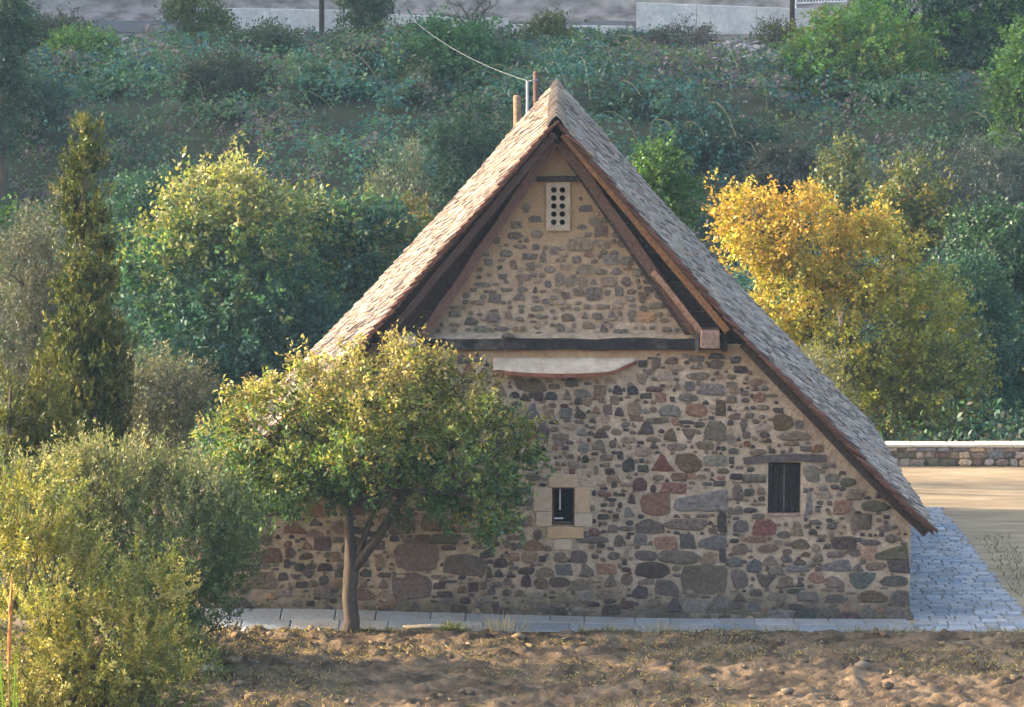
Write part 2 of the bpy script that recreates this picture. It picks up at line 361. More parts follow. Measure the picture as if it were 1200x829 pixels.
# ---- gable wall, mortar body with real openings
W1 = (P(647,594,0).x, P(672.8,594,0).x, P(660,616,0).z, P(660,572,0).z)       # small window
W2 = (P(900,575,0).x, P(938,575,0).x, P(919,605,0).z, P(919,542,0).z)         # shuttered window
def lines(a, b, step, forced):
    L_ = list(np.arange(a, b, step))+[b]; L_ = [v for v in L_ if all(abs(v-f) > step*.45 for f in forced)]+[f for f in forced if a <= f <= b]
    return np.array(sorted(L_))
def wall_sheet(mb, x0, x1, z0, z1, ycoord, forced_x=(), forced_z=(), holes=(), top=None, step=.085, amp=.010, seed=0):
    xs = lines(x0, x1, step, list(forced_x)); zs = lines(z0, z1, step, list(forced_z))
    X, Z = np.meshgrid(xs, zs); Yd = ycoord+(n2(X, Z, 6, 3, 40+seed)-.5)*2*amp+(n2(X, Z, .9, 2, 41+seed)-.5)*.05
    Zc = Z.copy()
    if top is not None:
        T = np.vectorize(top)(X); Zc = np.minimum(Z, T)
    nx = len(xs); V = [(a, b, c) for a, b, c in zip(X.ravel(), Yd.ravel(), Zc.ravel())]; F = []
    for j in range(len(zs)-1):
        for i in range(nx-1):
            cx, cz = (xs[i]+xs[i+1])/2, (zs[j]+zs[j+1])/2
            if any(h[0] < cx < h[1] and h[2] < cz < h[3] for h in holes): continue
            if top is not None and zs[j] >= max(top(xs[i]), top(xs[i+1])): continue
            F.append((j*nx+i, j*nx+i+1, (j+1)*nx+i+1, (j+1)*nx+i))
    mb.add(V, F)
mb = MB()
inner = lambda x: roof_z(x)-.10
wall_sheet(mb, AX-XR, AX+XR, -.1, ZB+.02, 0.0, (W1[0],W1[1],W2[0],W2[1]), (W1[2],W1[3],W2[2],W2[3]), (W1,W2), inner)
for w in (W1, W2):                     # reveals
    x0, x1, z0, z1 = w; d = .42; y0 = -.004
    mb.add([(x0,y0,z0),(x0,d,z0),(x0,d,z1),(x0,y0,z1)], [(0,1,2,3)]); mb.add([(x1,y0,z0),(x1,d,z0),(x1,d,z1),(x1,y0,z1)], [(3,2,1,0)])
    mb.add([(x0,y0,z0),(x1,y0,z0),(x1,d,z0),(x0,d,z0)], [(0,1,2,3)]); mb.add([(x0,y0,z1),(x1,y0,z1),(x1,d,z1),(x0,d,z1)], [(3,2,1,0)])
mb.box(AX-XR, AX+XR, .45, .6, -.1, 1.5)
gw = mb.build("gable_wall", M['mortar'], church)
GY = .22                               # the upper gable stands back behind the beam
gx0, gx1 = P(490,392,GY).x, P(822,392,GY).x; gz1 = P(654,160,GY).z
def gtop(x):
    return gz1-abs(x-P(654,160,GY).x)*(gz1-ZB)/((gx1-gx0)/2)
LAT = (P(640,242,GY).x, P(668,242,GY).x, P(654,270,GY).z, P(654,213,GY).z)
mb = MB()
wall_sheet(mb, gx0, gx1, ZB-.05, gz1, GY, (LAT[0],LAT[1]), (LAT[2],LAT[3]), (LAT,), gtop, seed=3)
# sloping mortar ledge above the tie beam
zl0, zl1 = P(655,398,0).z, P(655,391,GY).z
n = 40; V = []; F = []
for i in range(n+1):
    x = gx0+.1+(gx1-gx0-.2)*i/n
    V += [(x, -.02, zl0+random.uniform(-.01,.01)), (x, GY-.02, zl1+random.uniform(-.015,.015))]
for i in range(n): F.append((2*i, 2*i+2, 2*i+3, 2*i+1))
ug = mb.build("upper_gable_wall", M['mortar'], church)
mb = MB(); mb.add(V, F); mb.build("mortar_ledge", M['mortar'], church)
# side and rear walls
mb = MB(); mb.box(AX+XR-.6, AX+XR-.002, .02, 11.6, -.2, roof_z(AX+XR)-.08); mb.build("side_wall", M['rubble'], church)
mb = MB(); mb.box(AX-XR+.002, AX-XR+.6, .02, 11.6, -.2, roof_z(AX+XR)-.08); mb.build("side_wall", M['rubble'], church)
V = []; F = []; xx = np.linspace(AX-XR+.6, AX+XR-.6, 41)
for x in xx: V += [(x, 11.6, -.2), (x, 11.6, roof_z(x)-.1)]
for i in range(40): F.append((2*i, 2*i+1, 2*i+3, 2*i+2))
mb = MB(); mb.add(V, F); mb.build("rear_wall", M['rubble'], church)

# ---- rubble stones, traced from the photograph tile by tile: x0 y0 x1 y1 shape colour
CC = dict(P=(.064,.053,.062), Q=(.112,.096,.100), K=(.150,.126,.108), G=(.155,.155,.155), H=(.20,.20,.215), U=(.125,.14,.16), V=(.15,.15,.165),
          W=(.10,.12,.135), B=(.20,.150,.115), D=(.125,.085,.065), R=(.165,.060,.050), S=(.21,.115,.095), E=(.22,.13,.095), O=(.33,.17,.085), T=(.26,.215,.18), N=(.11,.105,.075), Y=(.36,.27,.18))
TILES = [
(590,400,6.907,"90 310 165 390 iK,160 310 335 405 dB,55 410 125 460 dP,135 425 213 480 tP,207 418 247 455 rP,250 418 320 480 rP,335 412 430 475 dP,478 392 545 475 tK,568 388 705 455 oG,505 295 605 365 dK,650 330 710 355 oK,735 358 822 435 rB,885 360 960 430 dP,815 300 915 345 oT,868 445 930 510 rB,170 505 298 628 tU,365 502 428 540 oK,330 555 410 625 rB,460 545 553 625 rG,580 562 660 620 dP,632 470 715 530 iB,720 528 782 588 tS,812 518 875 592 rK,905 540 968 605 dP,790 600 862 665 oT,170 702 262 778 rR,272 685 368 785 qQ,372 638 440 668 dP,480 670 595 715 oT,735 710 845 778 tP,595 712 670 762 dV,800 680 870 718 oB,872 712 950 760 oK,400 750 525 803 oB,285 640 340 680 oG,695 625 745 658 dP,365 350 410 388 rK"),
(720,400,6.907,"125 148 172 182 oK,200 155 265 208 rP,305 135 370 215 rK,415 130 512 180 dK,235 228 330 280 iK,350 250 450 315 dT,440 195 560 235 oT,615 200 710 225 oK,585 258 775 310 oK,180 270 275 345 iT,105 365 190 430 dP,255 370 380 408 oD,215 420 297 465 rP,335 420 412 490 rS,450 448 488 490 rP,525 425 665 485 oG,570 325 650 405 oV,710 348 885 435 rG,708 478 765 512 tP,820 485 892 598 rD,585 515 745 605 oE,370 515 540 605 dG,105 495 205 600 oB,290 535 345 575 oB,255 620 430 665 oK,200 655 325 755 tP,745 640 890 800 qK,525 640 636 668 oP,400 705 500 805 tD,550 710 655 795 iK,360 712 405 742 oP,642 650 725 700 oP,825 275 875 305 oB,60 770 170 825 oT"),
(850,400,6.907,"195 310 305 360 oB,30 380 105 425 oB,125 400 185 440 oQ,130 462 190 495 oQ,225 420 315 490 oE,312 428 412 450 oK,15 525 55 562 tP,205 525 245 552 oP,35 585 125 635 oD,160 580 230 620 oK,215 632 275 665 oK,385 595 545 715 oD,560 640 635 715 oG,115 660 175 725 iQ,235 665 365 735 oT,275 737 355 785 oP,430 735 690 805 oB,15 780 80 829 rK,285 365 345 400 oG,275 600 320 625 oK"),
(590,510,6.907,"605 68 690 140 oG,725 42 820 120 dK,858 45 912 105 oK,640 165 690 220 dP,500 152 570 190 oK,532 212 620 272 oT,535 275 578 312 rR,420 215 458 248 oK,825 275 897 320 rP,735 250 765 320 oK,675 290 710 340 oT,780 420 840 442 oP,765 450 868 495 oS,720 450 752 490 oP,850 510 912 537 oP,785 552 842 578 oP,705 565 740 612 oK,925 545 960 588 oP,845 608 890 632 oP,768 640 848 680 rP,722 682 750 712 oP,695 755 770 810 dD,45 642 188 745 tK,195 655 236 735 rB,190 515 238 600 rK,100 540 180 575 oP,0 740 50 805 dP,470 92 525 122 oP,395 90 447 118 rS,295 85 350 125 tP,180 110 260 160 oP,875 385 920 425 oP,320 340 355 370 oV,190 310 300 370 oK,285 390 345 415 oP,880 680 930 695 oK,505 45 565 75 oK,770 705 790 740 oP,645 780 680 820 rV"),
(720,510,6.907,"400 0 500 45 iD,60 30 165 90 oT,285 55 352 108 tP,430 68 580 125 oK,655 52 800 112 oB,175 100 300 170 oT,70 195 165 295 qP,195 245 270 295 rP,295 160 480 290 tR,495 145 695 300 oD,735 170 900 245 rG,470 310 580 370 rD,310 320 400 368 oT,675 320 745 360 oK,155 345 255 450 dD,380 390 575 468 rS,805 372 895 412 rQ,715 380 785 410 oQ,835 330 895 362 oS,290 408 340 460 oP,110 478 170 550 dD,225 478 440 640 rE,490 445 895 625 mH,78 580 162 660 tU,180 680 385 790 dK,405 672 755 770 oK,95 692 150 728 oP,40 740 145 775 oQ,835 630 908 775 qP,345 692 375 730 oP,555 640 610 668 oK,660 640 775 665 oK,920 590 967 640 rK,865 92 900 125 oP,930 180 967 230 rP,35 470 85 495 oP,25 545 60 585 oP,45 390 140 415 oT,25 135 70 195 rP,605 375 655 400 oK,480 780 530 805 oP"),
(850,510,5.4545,"160 92 258 130 oK,278 88 318 115 rP,120 40 160 75 oR,28 142 70 182 oP,140 205 185 235 oP,120 250 255 300 rQ,45 320 108 415 qK,210 390 250 420 oQ,25 462 80 505 oK,165 435 255 450 oK,50 545 140 615 dQ,170 545 315 635 qR,415 560 495 645 tB,500 195 600 295 oG,503 370 560 520 tH,695 420 800 500 rE,735 275 830 330 oN,765 345 890 415 oK,865 425 1050 485 oN,800 510 850 610 rB,855 510 930 600 rK,975 575 1070 615 oG,730 336 765 356 oP,615 190 660 215 oK,580 420 620 445 oQ,650 420 680 450 oQ,645 535 685 555 oP,650 565 710 600 oQ,505 570 550 598 oQ,535 602 585 640 dP,660 610 700 650 tB,400 80 430 112 oK,960 365 1000 400 rP"),
(590,620,6.907,"175 88 310 170 dE,0 90 55 150 oK,110 108 160 160 oQ,40 195 125 255 rS,155 180 270 275 oB,290 220 345 262 rP,410 190 510 265 dK,548 178 668 272 qQ,122 312 242 365 oP,275 308 398 392 dK,430 290 548 368 rU,605 285 722 380 tK,765 280 900 358 rE,145 378 220 465 dP,250 400 355 480 oD,375 395 532 470 oQ,540 405 690 490 dK,820 365 915 465 tK,0 400 60 455 oK,45 300 118 335 oQ,30 365 100 392 oP,430 515 535 590 tK,595 500 700 580 rV,760 490 890 563 dK,605 60 840 112 oQ,755 120 820 155 oP,695 128 740 158 oK,850 192 940 248 oQ,325 140 385 178 oK,700 385 800 430 oT,815 566 905 605 oP,680 590 780 630 oP,400 640 500 720 rP,810 620 930 690 rP,240 10 310 80 oK,30 55 140 88 oK,715 205 770 240 oQ"),
(720,620,6.907,"0 50 72 135 qQ,92 50 130 80 oP,165 55 262 130 rV,335 62 500 158 rE,530 48 655 148 rQ,690 48 890 165 mU,75 155 120 225 oT,158 175 335 250 oQ,365 175 688 278 oK,712 195 818 280 rB,850 170 900 262 rP,168 278 442 392 oP,465 300 540 338 oK,475 360 540 388 oQ,555 295 910 515 rN,52 370 140 450 oK,225 400 320 445 oK,330 408 510 540 dQ,145 465 265 570 oP,45 475 100 555 rT,60 310 130 345 oP,430 565 545 670 tP,570 585 755 672 rV,800 540 930 640 dV,50 585 150 640 rP,270 575 370 640 oK,700 540 775 560 oP,600 676 750 720 oK,300 680 400 720 oP,60 255 105 295 oP"),
(850,620,5.2174,"130 38 240 80 oS,45 95 135 155 oB,205 95 315 145 oB,410 65 505 120 dD,655 55 790 118 rP,830 65 945 100 oQ,755 125 825 165 oQ,620 138 730 175 oK,922 104 1116 185 mN,832 110 915 185 rY,25 175 95 228 dW,140 188 220 262 dW,228 162 325 218 tK,340 165 408 205 oQ,600 190 755 255 mU,385 222 505 262 rV,420 190 490 218 dQ,510 200 555 230 oK,860 205 975 250 oK,998 192 1120 262 rP,745 272 918 370 iW,42 252 130 358 oQ,190 285 300 355 iQ,270 235 360 280 dK,320 292 412 355 dK,515 270 600 335 oE,608 292 715 355 dK,940 285 1122 348 oQ,375 365 452 395 oP,265 390 370 430 dK,440 385 570 440 dQ,610 400 720 450 dQ,805 378 985 445 dD,1020 378 1126 460 qQ,985 490 1128 580 rQ,45 390 125 445 tP,140 455 215 505 oW,270 500 420 555 rV,440 497 540 550 rP,580 480 695 540 oQ,700 510 815 570 dP,890 545 960 580 rP,830 490 910 540 rQ,390 460 470 495 oP,555 65 610 80 oP,30 60 80 85 oP,600 88 645 120 dQ,735 385 800 398 oB,590 365 655 380 oK,300 70 350 95 oK,365 80 400 105 oK,530 90 580 140 oT"),
(440,620,6.375,"125 345 420 515 rQ,520 185 815 335 dK,150 110 470 300 rK,790 148 892 212 tP,885 222 978 285 dP,825 285 878 358 tP,888 300 960 355 tP,720 105 795 150 dQ,765 20 895 78 oK,915 75 1010 140 dK,440 405 520 448 rP,470 468 570 510 rP,520 382 605 405 oP,620 345 675 378 oP,890 365 1010 415 oK,25 370 95 440 tK,20 325 110 362 oQ,425 345 530 376 oK,570 570 680 650 rP,0 550 100 600 oE,80 600 200 640 oQ,870 540 920 585 rP,880 590 1000 640 rP,410 40 620 110 rQ,0 210 60 280 rB"),
(300,580,4.875,"335 240 420 315 rQ,440 242 500 272 rQ,225 390 280 435 dP,290 395 345 425 oQ,360 392 438 435 dP,265 437 335 475 iP,200 455 262 485 iQ,228 495 290 530 rP,360 465 412 515 oP,370 525 430 590 rQ,160 370 190 415 rP,435 485 490 533 dB,440 537 470 558 oP,600 425 655 465 dP,430 330 480 380 rB,290 605 330 635 rP,465 395 520 425 rQ,150 150 290 220 tS,390 330 420 360 oK,585 480 630 530 rK,320 540 366 570 oK,440 150 530 220 oK,420 592 460 615 oP"),
]
GT = [
(490,260,5.182,"540 65 635 105 oD,690 55 755 100 oK,448 92 502 132 oQ,580 138 660 165 oK,695 138 735 172 oK,740 175 778 245 tQ,500 170 572 215 oK,395 185 435 210 oK,560 235 600 290 oB,655 250 705 295 rB,592 318 678 360 oB,490 318 535 348 rQ,355 325 385 350 oQ,770 272 830 310 oB,770 358 808 398 oP,835 310 881 385 oK,345 370 440 395 oG,500 402 570 425 oK,695 395 725 430 tP,580 435 650 475 tQ,432 440 500 495 rQ,275 432 318 462 oK,320 480 400 505 oB,380 445 412 470 oK,755 470 792 498 oQ,805 450 840 475 oK,610 505 648 522 oQ,415 562 500 612 oQ,285 580 358 625 dP,340 635 425 670 oG,440 530 485 548 oQ,592 578 642 605 oQ,668 560 705 578 oP,470 640 545 662 oQ,578 635 660 668 oE,512 678 580 705 dQ,715 670 748 700 oP,170 512 280 530 oB,195 615 265 640 oB,640 685 668 700 oP,680 600 720 612 oK,545 510 570 530 oQ,740 415 775 430 oQ,480 265 510 290 oQ,410 310 445 335 oB,755 570 790 585 oK,700 475 735 490 oK"),
(650,240,4.878,"75 195 212 265 oB,232 120 300 180 rD,240 205 315 252 oB,330 145 385 185 oN,362 195 415 240 oK,195 75 268 120 oN,270 70 320 105 oN,98 292 150 335 oQ,168 272 218 298 oE,280 290 358 340 rG,375 300 440 340 rG,128 345 215 397 oB,235 368 292 398 dK,320 360 385 398 tG,390 350 440 372 oB,445 370 500 410 oK,60 415 110 465 oK,130 415 180 465 oT,205 425 240 455 tQ,268 415 352 467 rB,382 415 435 465 oQ,510 415 565 450 dP,510 470 562 502 oP,570 480 630 540 oN,105 478 165 520 oD,183 475 270 542 oQ,345 470 388 522 rQ,415 485 460 508 oB,470 505 535 560 iD,412 525 455 552 oG,320 550 382 595 oT,235 570 285 597 oB,540 560 628 595 oK,415 602 460 645 oQ,485 620 567 668 rO,218 618 270 658 oK,302 605 345 640 tQ,365 635 385 665 oT,640 605 690 640 oK,585 615 615 640 oK,600 650 645 672 oB,258 685 303 725 tP,335 712 385 738 oQ,390 710 418 733 oQ,155 615 190 650 tK,285 490 320 520 oK,260 262 300 285 oQ,320 265 360 285 oQ,210 312 245 335 oQ,30 335 90 370 oT,90 400 118 418 oQ,110 585 140 605 oK,278 655 310 675 oB,222 198 245 220 oK"),
]
def parse(tl):
    out = []
    for ox, oy, sc, txt in tl:
        for e in txt.split(","):
            a, b, c, d, k = e.split(" "); a, b, c, d = [float(v)/sc for v in (a, b, c, d)]
            out.append((ox+a, oy+b, ox+c, oy+d, k[0], k[1]))
    return out
lower, upper = parse(TILES), parse(GT)
occ = np.zeros((840, 1210), bool)
kept = []
for s in lower+upper:                  # drop double tracings in the overlaps of the tiles
    x0, y0, x1, y1 = [int(round(v)) for v in s[:4]]
    sub = occ[y0+1:y1-1, x0+1:x1-1]
    if sub.size and sub.mean() > .12: continue
    occ[y0:y1, x0:x1] = True; kept.append(s)
for z in ((622,555,695,645),(866,531,972,545),(898,540,941,610),(575,412,748,444),(480,391,850,414),(636,204,672,274),(618,203,684,216)):
    occ[z[1]:z[3], z[0]:z[2]] = True
rr = random.Random(3)
def fill(n, wr, hr, zone, shapes, cols, mg):
    for _ in range(n):
        w = rr.uniform(*wr); h = min(rr.uniform(*hr), w*1.1); x = rr.uniform(zone[0], zone[2]); y = rr.uniform(zone[1], zone[3])
        x0, y0, x1, y1 = int(x-w/2), int(y-h/2), int(x+w/2+1), int(y+h/2+1)
        if occ[y0-mg:y1+mg, x0-mg:x1+mg].any(): continue
        is_up = y < 398
        q = P(x1 if x > 652 else x0, y0-4, GY if is_up else 0)
        if is_up:
            if gtop(q.x)-.16 < q.z or (y < 285 and (abs(x-654) < 24 or rr.random() < .5)): continue
        else:
            if roof_z(q.x)-.42 < q.z or abs(q.x-AX) > XR-.02: continue
        occ[y0:y1, x0:x1] = True
        kept.append((x-w/2, y-h/2, x+w/2, y+h/2, rr.choice(shapes), rr.choice(cols)))
fill(900, (16,38), (11,24), (235,425,600,715), "rodqt", "PQKGBDEPQK", 2)
fill(1500, (8,17), (6,11), (235,420,600,722), "rodqt", "PQKGBDTEPQ", 1)
fill(1800, (8,16), (5,9), (600,415,1062,728), "rodt", "PQKGBTTKQ", 1)
fill(3500, (8,18), (5,11), (240,415,1062,730), "rodq", "PQKGBDKQE", 0)
fill(9000, (3.5,8), (2.5,5), (240,415,1062,730), "rodt", "PPQKKBTQ", 0)
fill(1500, (8,17), (5,11), (500,225,815,391), "rodq", "QKBDKG", 2)
fill(1500, (4,8), (3,5), (500,225,815,391), "ro", "QKBTK", 1)
SH = dict(
 r=[(-.5,-.46),(-.1,-.5),(.46,-.48),(.5,.1),(.48,.44),(.05,.5),(-.45,.47),(-.5,.05)],
 o=[(-.5,-.05),(-.38,-.38),(0,-.5),(.36,-.42),(.5,-.02),(.4,.36),(.02,.5),(-.36,.38)],
 d=[(-.5,-.46),(0,-.5),(.5,-.45),(.48,-.02),(.3,.36),(-.03,.5),(-.32,.36),(-.49,0)],
 t=[(-.5,-.46),(0,-.5),(.5,-.44),(.36,-.05),(.1,.46),(-.1,.5),(-.3,.05)],
 i=[(-.5,.46),(-.34,-.05),(-.08,-.46),(.12,-.5),(.34,0),(.5,.45),(0,.5)],
 q=[(-.5,-.45),(.1,-.5),(.48,-.4),(.5,.2),(.2,.5),(-.32,.42),(-.46,0)],
 m=[(-.5,-.35),(0,-.46),(.5,-.5),(.5,.5),(.12,.38),(-.5,.02)])
def stone_geo(x0, x1, z0, z1, shape, yw, proud):
    o = SH[shape]; flip = -1 if (shape in "tdqro" and rr.random() < .5) else 1
    ro = rr.uniform(-.14,.14); jj = .075; sq = rr.uniform(.75,1.05)
    pts = [(a*flip+rr.uniform(-jj,jj)+b*ro, b*(1 if abs(b) > .3 else sq)+rr.uniform(-jj,jj)-a*ro*.5) for a, b in o]
    pts = [(max(-.54,min(.54,a)), max(-.54,min(.54,b))) for a, b in pts]
    if flip < 0: pts = pts[::-1]
    fine = []
    for k in range(len(pts)):
        a, b = pts[k], pts[(k+1) % len(pts)]; fine.append(a)
        e_ = math.hypot(b[0]-a[0], b[1]-a[1]); ns = 3 if (e_ > .3 and (x1-x0) > .28) else (2 if e_ > .3 else 1)
        for q_ in range(1, ns):
            t_ = q_/ns; fine.append(((a[0]+(b[0]-a[0])*t_)*1.03+rr.uniform(-.028,.028), (a[1]+(b[1]-a[1])*t_)*1.03+rr.uniform(-.028,.028)))
    w, h = x1-x0, z1-z0; cx, cz = (x0+x1)/2, (z0+z1)/2; n = len(fine); V = []; F = []
    bev = min(.028, .22*min(w, h)); tx, tz = rr.uniform(-.03,.03), rr.uniform(-.05,.05)
    for a, b in fine: V.append((cx+a*w, yw+.05, cz+b*h))
    for a, b in fine: V.append((cx+a*w, yw-proud*.35, cz+b*h))
    for a, b in fine:
        X, Z = a*max(w-2*bev, w*.5), b*max(h-2*bev, h*.5)
        V.append((cx+X, yw-proud+tx*X+tz*Z+rr.uniform(-.004,.004), cz+Z))
    V.append((cx, yw-proud*1.15, cz))
    for L0 in (0, n):
        for k in range(n): F.append((L0+k, L0+(k+1) % n, L0+n+(k+1) % n, L0+n+k))
    for k in range(n): F.append((2*n+k, 2*n+(k+1) % n, 3*n))
    return V, F
kept.sort(key=lambda s: -(s[2]-s[0])*(s[3]-s[1]))
rest = {0: MB(), 1: MB()}; MORT = np.array((.36,.30,.235))
for k, (x0, y0, x1, y1, shp, cc) in enumerate(kept):
    is_up = y1 < 396; Yw = GY if is_up else 0.0
    gw_, gh_ = min(1.3, .07*(x1-x0)), min(1.0, .07*(y1-y0)); x0 -= gw_; x1 += gw_; y0 -= gh_; y1 += gh_
    a, b = P(x0, y1, Yw), P(x1, y0, Yw)
    c = np.array(CC[cc])*rr.uniform(.8, 1.25)+np.array([rr.uniform(-.012,.012) for _ in range(3)])
    c = c*np.array((1.10,.96,.82))*.78
    c = c*.8+c.mean()*np.array((1.08,.98,.9))*.2
    if is_up: c = c*.82+MORT*.16
    else: c = c*.95+MORT*.02
    V, F = stone_geo(a.x, b.x, a.z, b.z, shp, Yw-.012, rr.uniform(.004, .022))
    c = tuple(np.clip(c, .02, .6))
    if k < 295:
        mb = MB(); mb.add(V, F, c); mb.build("stone", M['stone'], ug if is_up else gw)
    else: rest[int(is_up)].add(V, F, c)
tag(rest[0].build("small_stones", M['stone'], gw), "small rubble chips between the larger stones", kind="stuff")
tag(rest[1].build("small_stones", M['stone'], ug), "small rubble chips in the upper gable", kind="stuff")

# ---- small window with ashlar surround
def pxbox(mb, x0, y0, x1, y1, ya, yb, c=None, Y=0.0):
    a, b = P(x0, y1, Y), P(x1, y0, Y); mb.box(a.x, b.x, ya, yb, a.z, b.z, c)
win = empty("unused", (0,0,0), "x", "x"); bpy.data.objects.remove(win)
mb = MB(); mb.box(W1[0]-.02, W1[1]+.02, .40, .44, W1[2]-.02, W1[3]+.02); wn1 = mb.build("window", M['dark'], church)
for (x0,y0,x1,y1,c) in ((643,556,677,571,(.42,.31,.21)),(625,571.6,646.6,599,(.43,.33,.235)),(628,599.8,646.6,617,(.43,.34,.25)),(673.2,571.6,691,601,(.45,.32,.20)),(673.2,601.8,694,617,(.44,.36,.28)),(641,617.6,684,631,(.44,.30,.17)),(649,631.8,670,644,(.45,.36,.27))):
    mb = MB(); pxbox(mb, x0, y0, x1, y1, -.03-random.uniform(0,.008), .20, c); mb.build("ashlar_block", M['sandstone'], wn1, bevel=.012)
mb = MB(); x0,x1,z0,z1 = W1
for a in ((x0,x0+.03,z0,z1),(x1-.03,x1,z0,z1),(x0+.031,x1-.031,z1-.03,z1-.001),(x0+.031,x1-.031,z0+.001,z0+.03)): mb.box(a[0],a[1],.06,.10,a[2],a[3])
mb.build("iron_frame", M['iron'], wn1)
mb = MB(); gx = x0+.36*(x1-x0); mb.box(gx-.012, gx+.012, .18, .20, z0+.25, z1-.04); mb.build("window_catch", M['paint'], wn1)
mb = MB(); mb.box(x0+.04, x0+.20, .18, .20, z0+.085, z0+.105); mb.build("sill_strip", M['sandstone'], wn1)
# ---- shuttered window
x0,x1,z0,z1 = W2
mb = MB(); mb.box(x0-.02,x1+.02,.30,.34,z0-.02,z1+.02); wn2 = mb.build("window", M['dark'], church)
cw = (.018,.013,.014)
for k in range(6):
    a = x0+(x1-x0)*k/6; b = x0+(x1-x0)*(k+1)/6
    mb = MB(); mb.box(a+.006, b-.006, .07+.008*(k % 2), .11, z0+.05, z1-.035, tuple(np.array(cw)*random.uniform(.8,1.3))); mb.build("shutter_plank", M['wood'], wn2, bevel=.004)
mb = MB(); mb.box((x0+x1)/2-.012, (x0+x1)/2+.012, .045, .066, z0+.05, z1-.035, (.11,.085,.065)); mb.build("cover_strip", M['wood'], wn2)
mb = MB(); mb.box(x0+.001, x1-.001, -.02, .12, z0+.001, z0+.048, (.30,.19,.15)); mb.build("sill", M['wood'], wn2, bevel=.008)
mb = MB(); a, b = P(871,538.5,0), P(968,537,0)
beam(mb, (a.x,a.z-.02), ((a.x+b.x)/2,(a.z+b.z)/2+.025), .125, -.05, .28, (.085,.068,.066), .008, 6); beam(mb, ((a.x+b.x)/2,(a.z+b.z)/2+.025), (b.x,b.z), .125, -.052, .28, (.075,.06,.06), .008, 6)
mb.build("lintel", M['wood'], wn2)
# ---- pierced ventilation tile with ten round holes
lx0,lx1,lz0,lz1 = LAT; nx_, nz_ = 2, 5; mxm, mzm = .06, .075
xs_ = np.linspace(lx0+mxm, lx1-mxm, nx_+1); zs_ = np.linspace(lz0+mzm, lz1-mzm, nz_+1)
mb = MB(); yf, yb = GY-.07, GY+.03
def face_sq(pts, y): mb.add([(p[0], y, p[1]) for p in pts], [tuple(range(len(pts)))])
face_sq([(lx0,lz0),(lx1,lz0),(lx1,zs_[0]),(lx0,zs_[0])], yf); face_sq([(lx0,zs_[-1]),(lx1,zs_[-1]),(lx1,lz1),(lx0,lz1)], yf)
face_sq([(lx0,zs_[0]),(xs_[0],zs_[0]),(xs_[0],zs_[-1]),(lx0,zs_[-1])], yf); face_sq([(xs_[-1],zs_[0]),(lx1,zs_[0]),(lx1,zs_[-1]),(xs_[-1],zs_[-1])], yf)
for i in range(nx_):
    for j in range(nz_):
        cx, cz = (xs_[i]+xs_[i+1])/2, (zs_[j]+zs_[j+1])/2; hx, hz_ = (xs_[i+1]-xs_[i])/2, (zs_[j+1]-zs_[j])/2; rad = .052
        V = []; F = []; n = 24
        for k in range(n):
            an = 2*math.pi*k/n; c, s_ = math.cos(an), math.sin(an); t = min(hx/max(abs(c),1e-6), hz_/max(abs(s_),1e-6))
            V += [(cx+c*t, yf, cz+s_*t), (cx+c*rad, yf, cz+s_*rad), (cx+c*rad*.93, yb, cz+s_*rad*.93)]
        for k in range(n):
            a, b = 3*k, 3*((k+1) % n); F += [(a, b, b+1, a+1), (a+1, b+1, b+2, a+2)]
        mb.add(V, F)
for (a, b) in (((lx0,lz0),(lx1,lz0)),((lx1,lz0),(lx1,lz1)),((lx1,lz1),(lx0,lz1)),((lx0,lz1),(lx0,lz0))):
    mb.add([(a[0],yf,a[1]),(b[0],yf,b[1]),(b[0],yb,b[1]),(a[0],yb,a[1])], [(0,1,2,3)])
vt = mb.build("ventilation_tile", M['sandplaster'], church); tag(vt, "pale pierced tile with ten round holes under the gable peak")
mb = MB(); mb.box(lx0-.05, lx1+.05, GY+.12, GY+.15, lz0-.05, lz1+.05); mb.build("vent_backing", M['dark'], vt)
mb = MB(); a, b = P(622,210,GY), P(681,209,GY); beam(mb, (a.x,a.z), (b.x,b.z), .085, GY-.12, GY+.05, (.04,.028,.022), .006); mb.build("vent_lintel", M['wood'], church)
# ---- sloping plaster hood with a tiled edge
a, b = P(578,418,0), P(746,418,0); n = 28; V = []; F = []; E = []
for i in range(n+1):
    t = i/n; x = a.x+(b.x-a.x)*t; e = max(0.0, math.sin(math.pi*min(1, t*.94+.06)))**.55
    if t < .03: e = .62
    prj = .30*e; zt = a.z-.01; zb_ = a.z-.05-.20*(.55+.45*e)*min(1, (1-t)*6)
    V += [(x, .01, zt), (x, -prj*.55, zt-(zt-zb_)*.42), (x, -prj-.03, zb_), (x, -prj-.03, zb_-.012), (x, .01, zb_-.02)]
    E.append((x, -prj, zb_))
for i in range(n):
    for k in range(4): F.append((5*i+k, 5*i+k+1, 5*i+5+k+1, 5*i+5+k))
F += [(0,1,2,3,4)[::-1], tuple(5*n+k for k in range(5))]
mb = MB(); mb.add(V, F); hood = mb.build("plaster_hood", M['plaster'], church, smooth=True); tag(hood, "pale plaster hood bulging from the wall below the beam")
for i in range(0, n, 2):
    p, q = E[i], E[min(i+2, n)]; c = tuple(np.array((.20,.075,.05))*random.uniform(.8,1.2))
    mb = MB(); zz = -.013
    V = [(p[0]+.004,p[1]-.045,p[2]+zz),(q[0]-.004,q[1]-.045,q[2]+zz),(q[0]-.004,.0,q[2]+zz),(p[0]+.004,.0,p[2]+zz)]
    V += [(v[0],v[1],v[2]-.06) for v in V]
    mb.add(V, [(0,1,2,3),(7,6,5,4),(0,4,5,1),(1,5,6,2),(2,6,7,3),(3,7,4,0)], c); mb.build("hood_tile", M['tile'], hood)

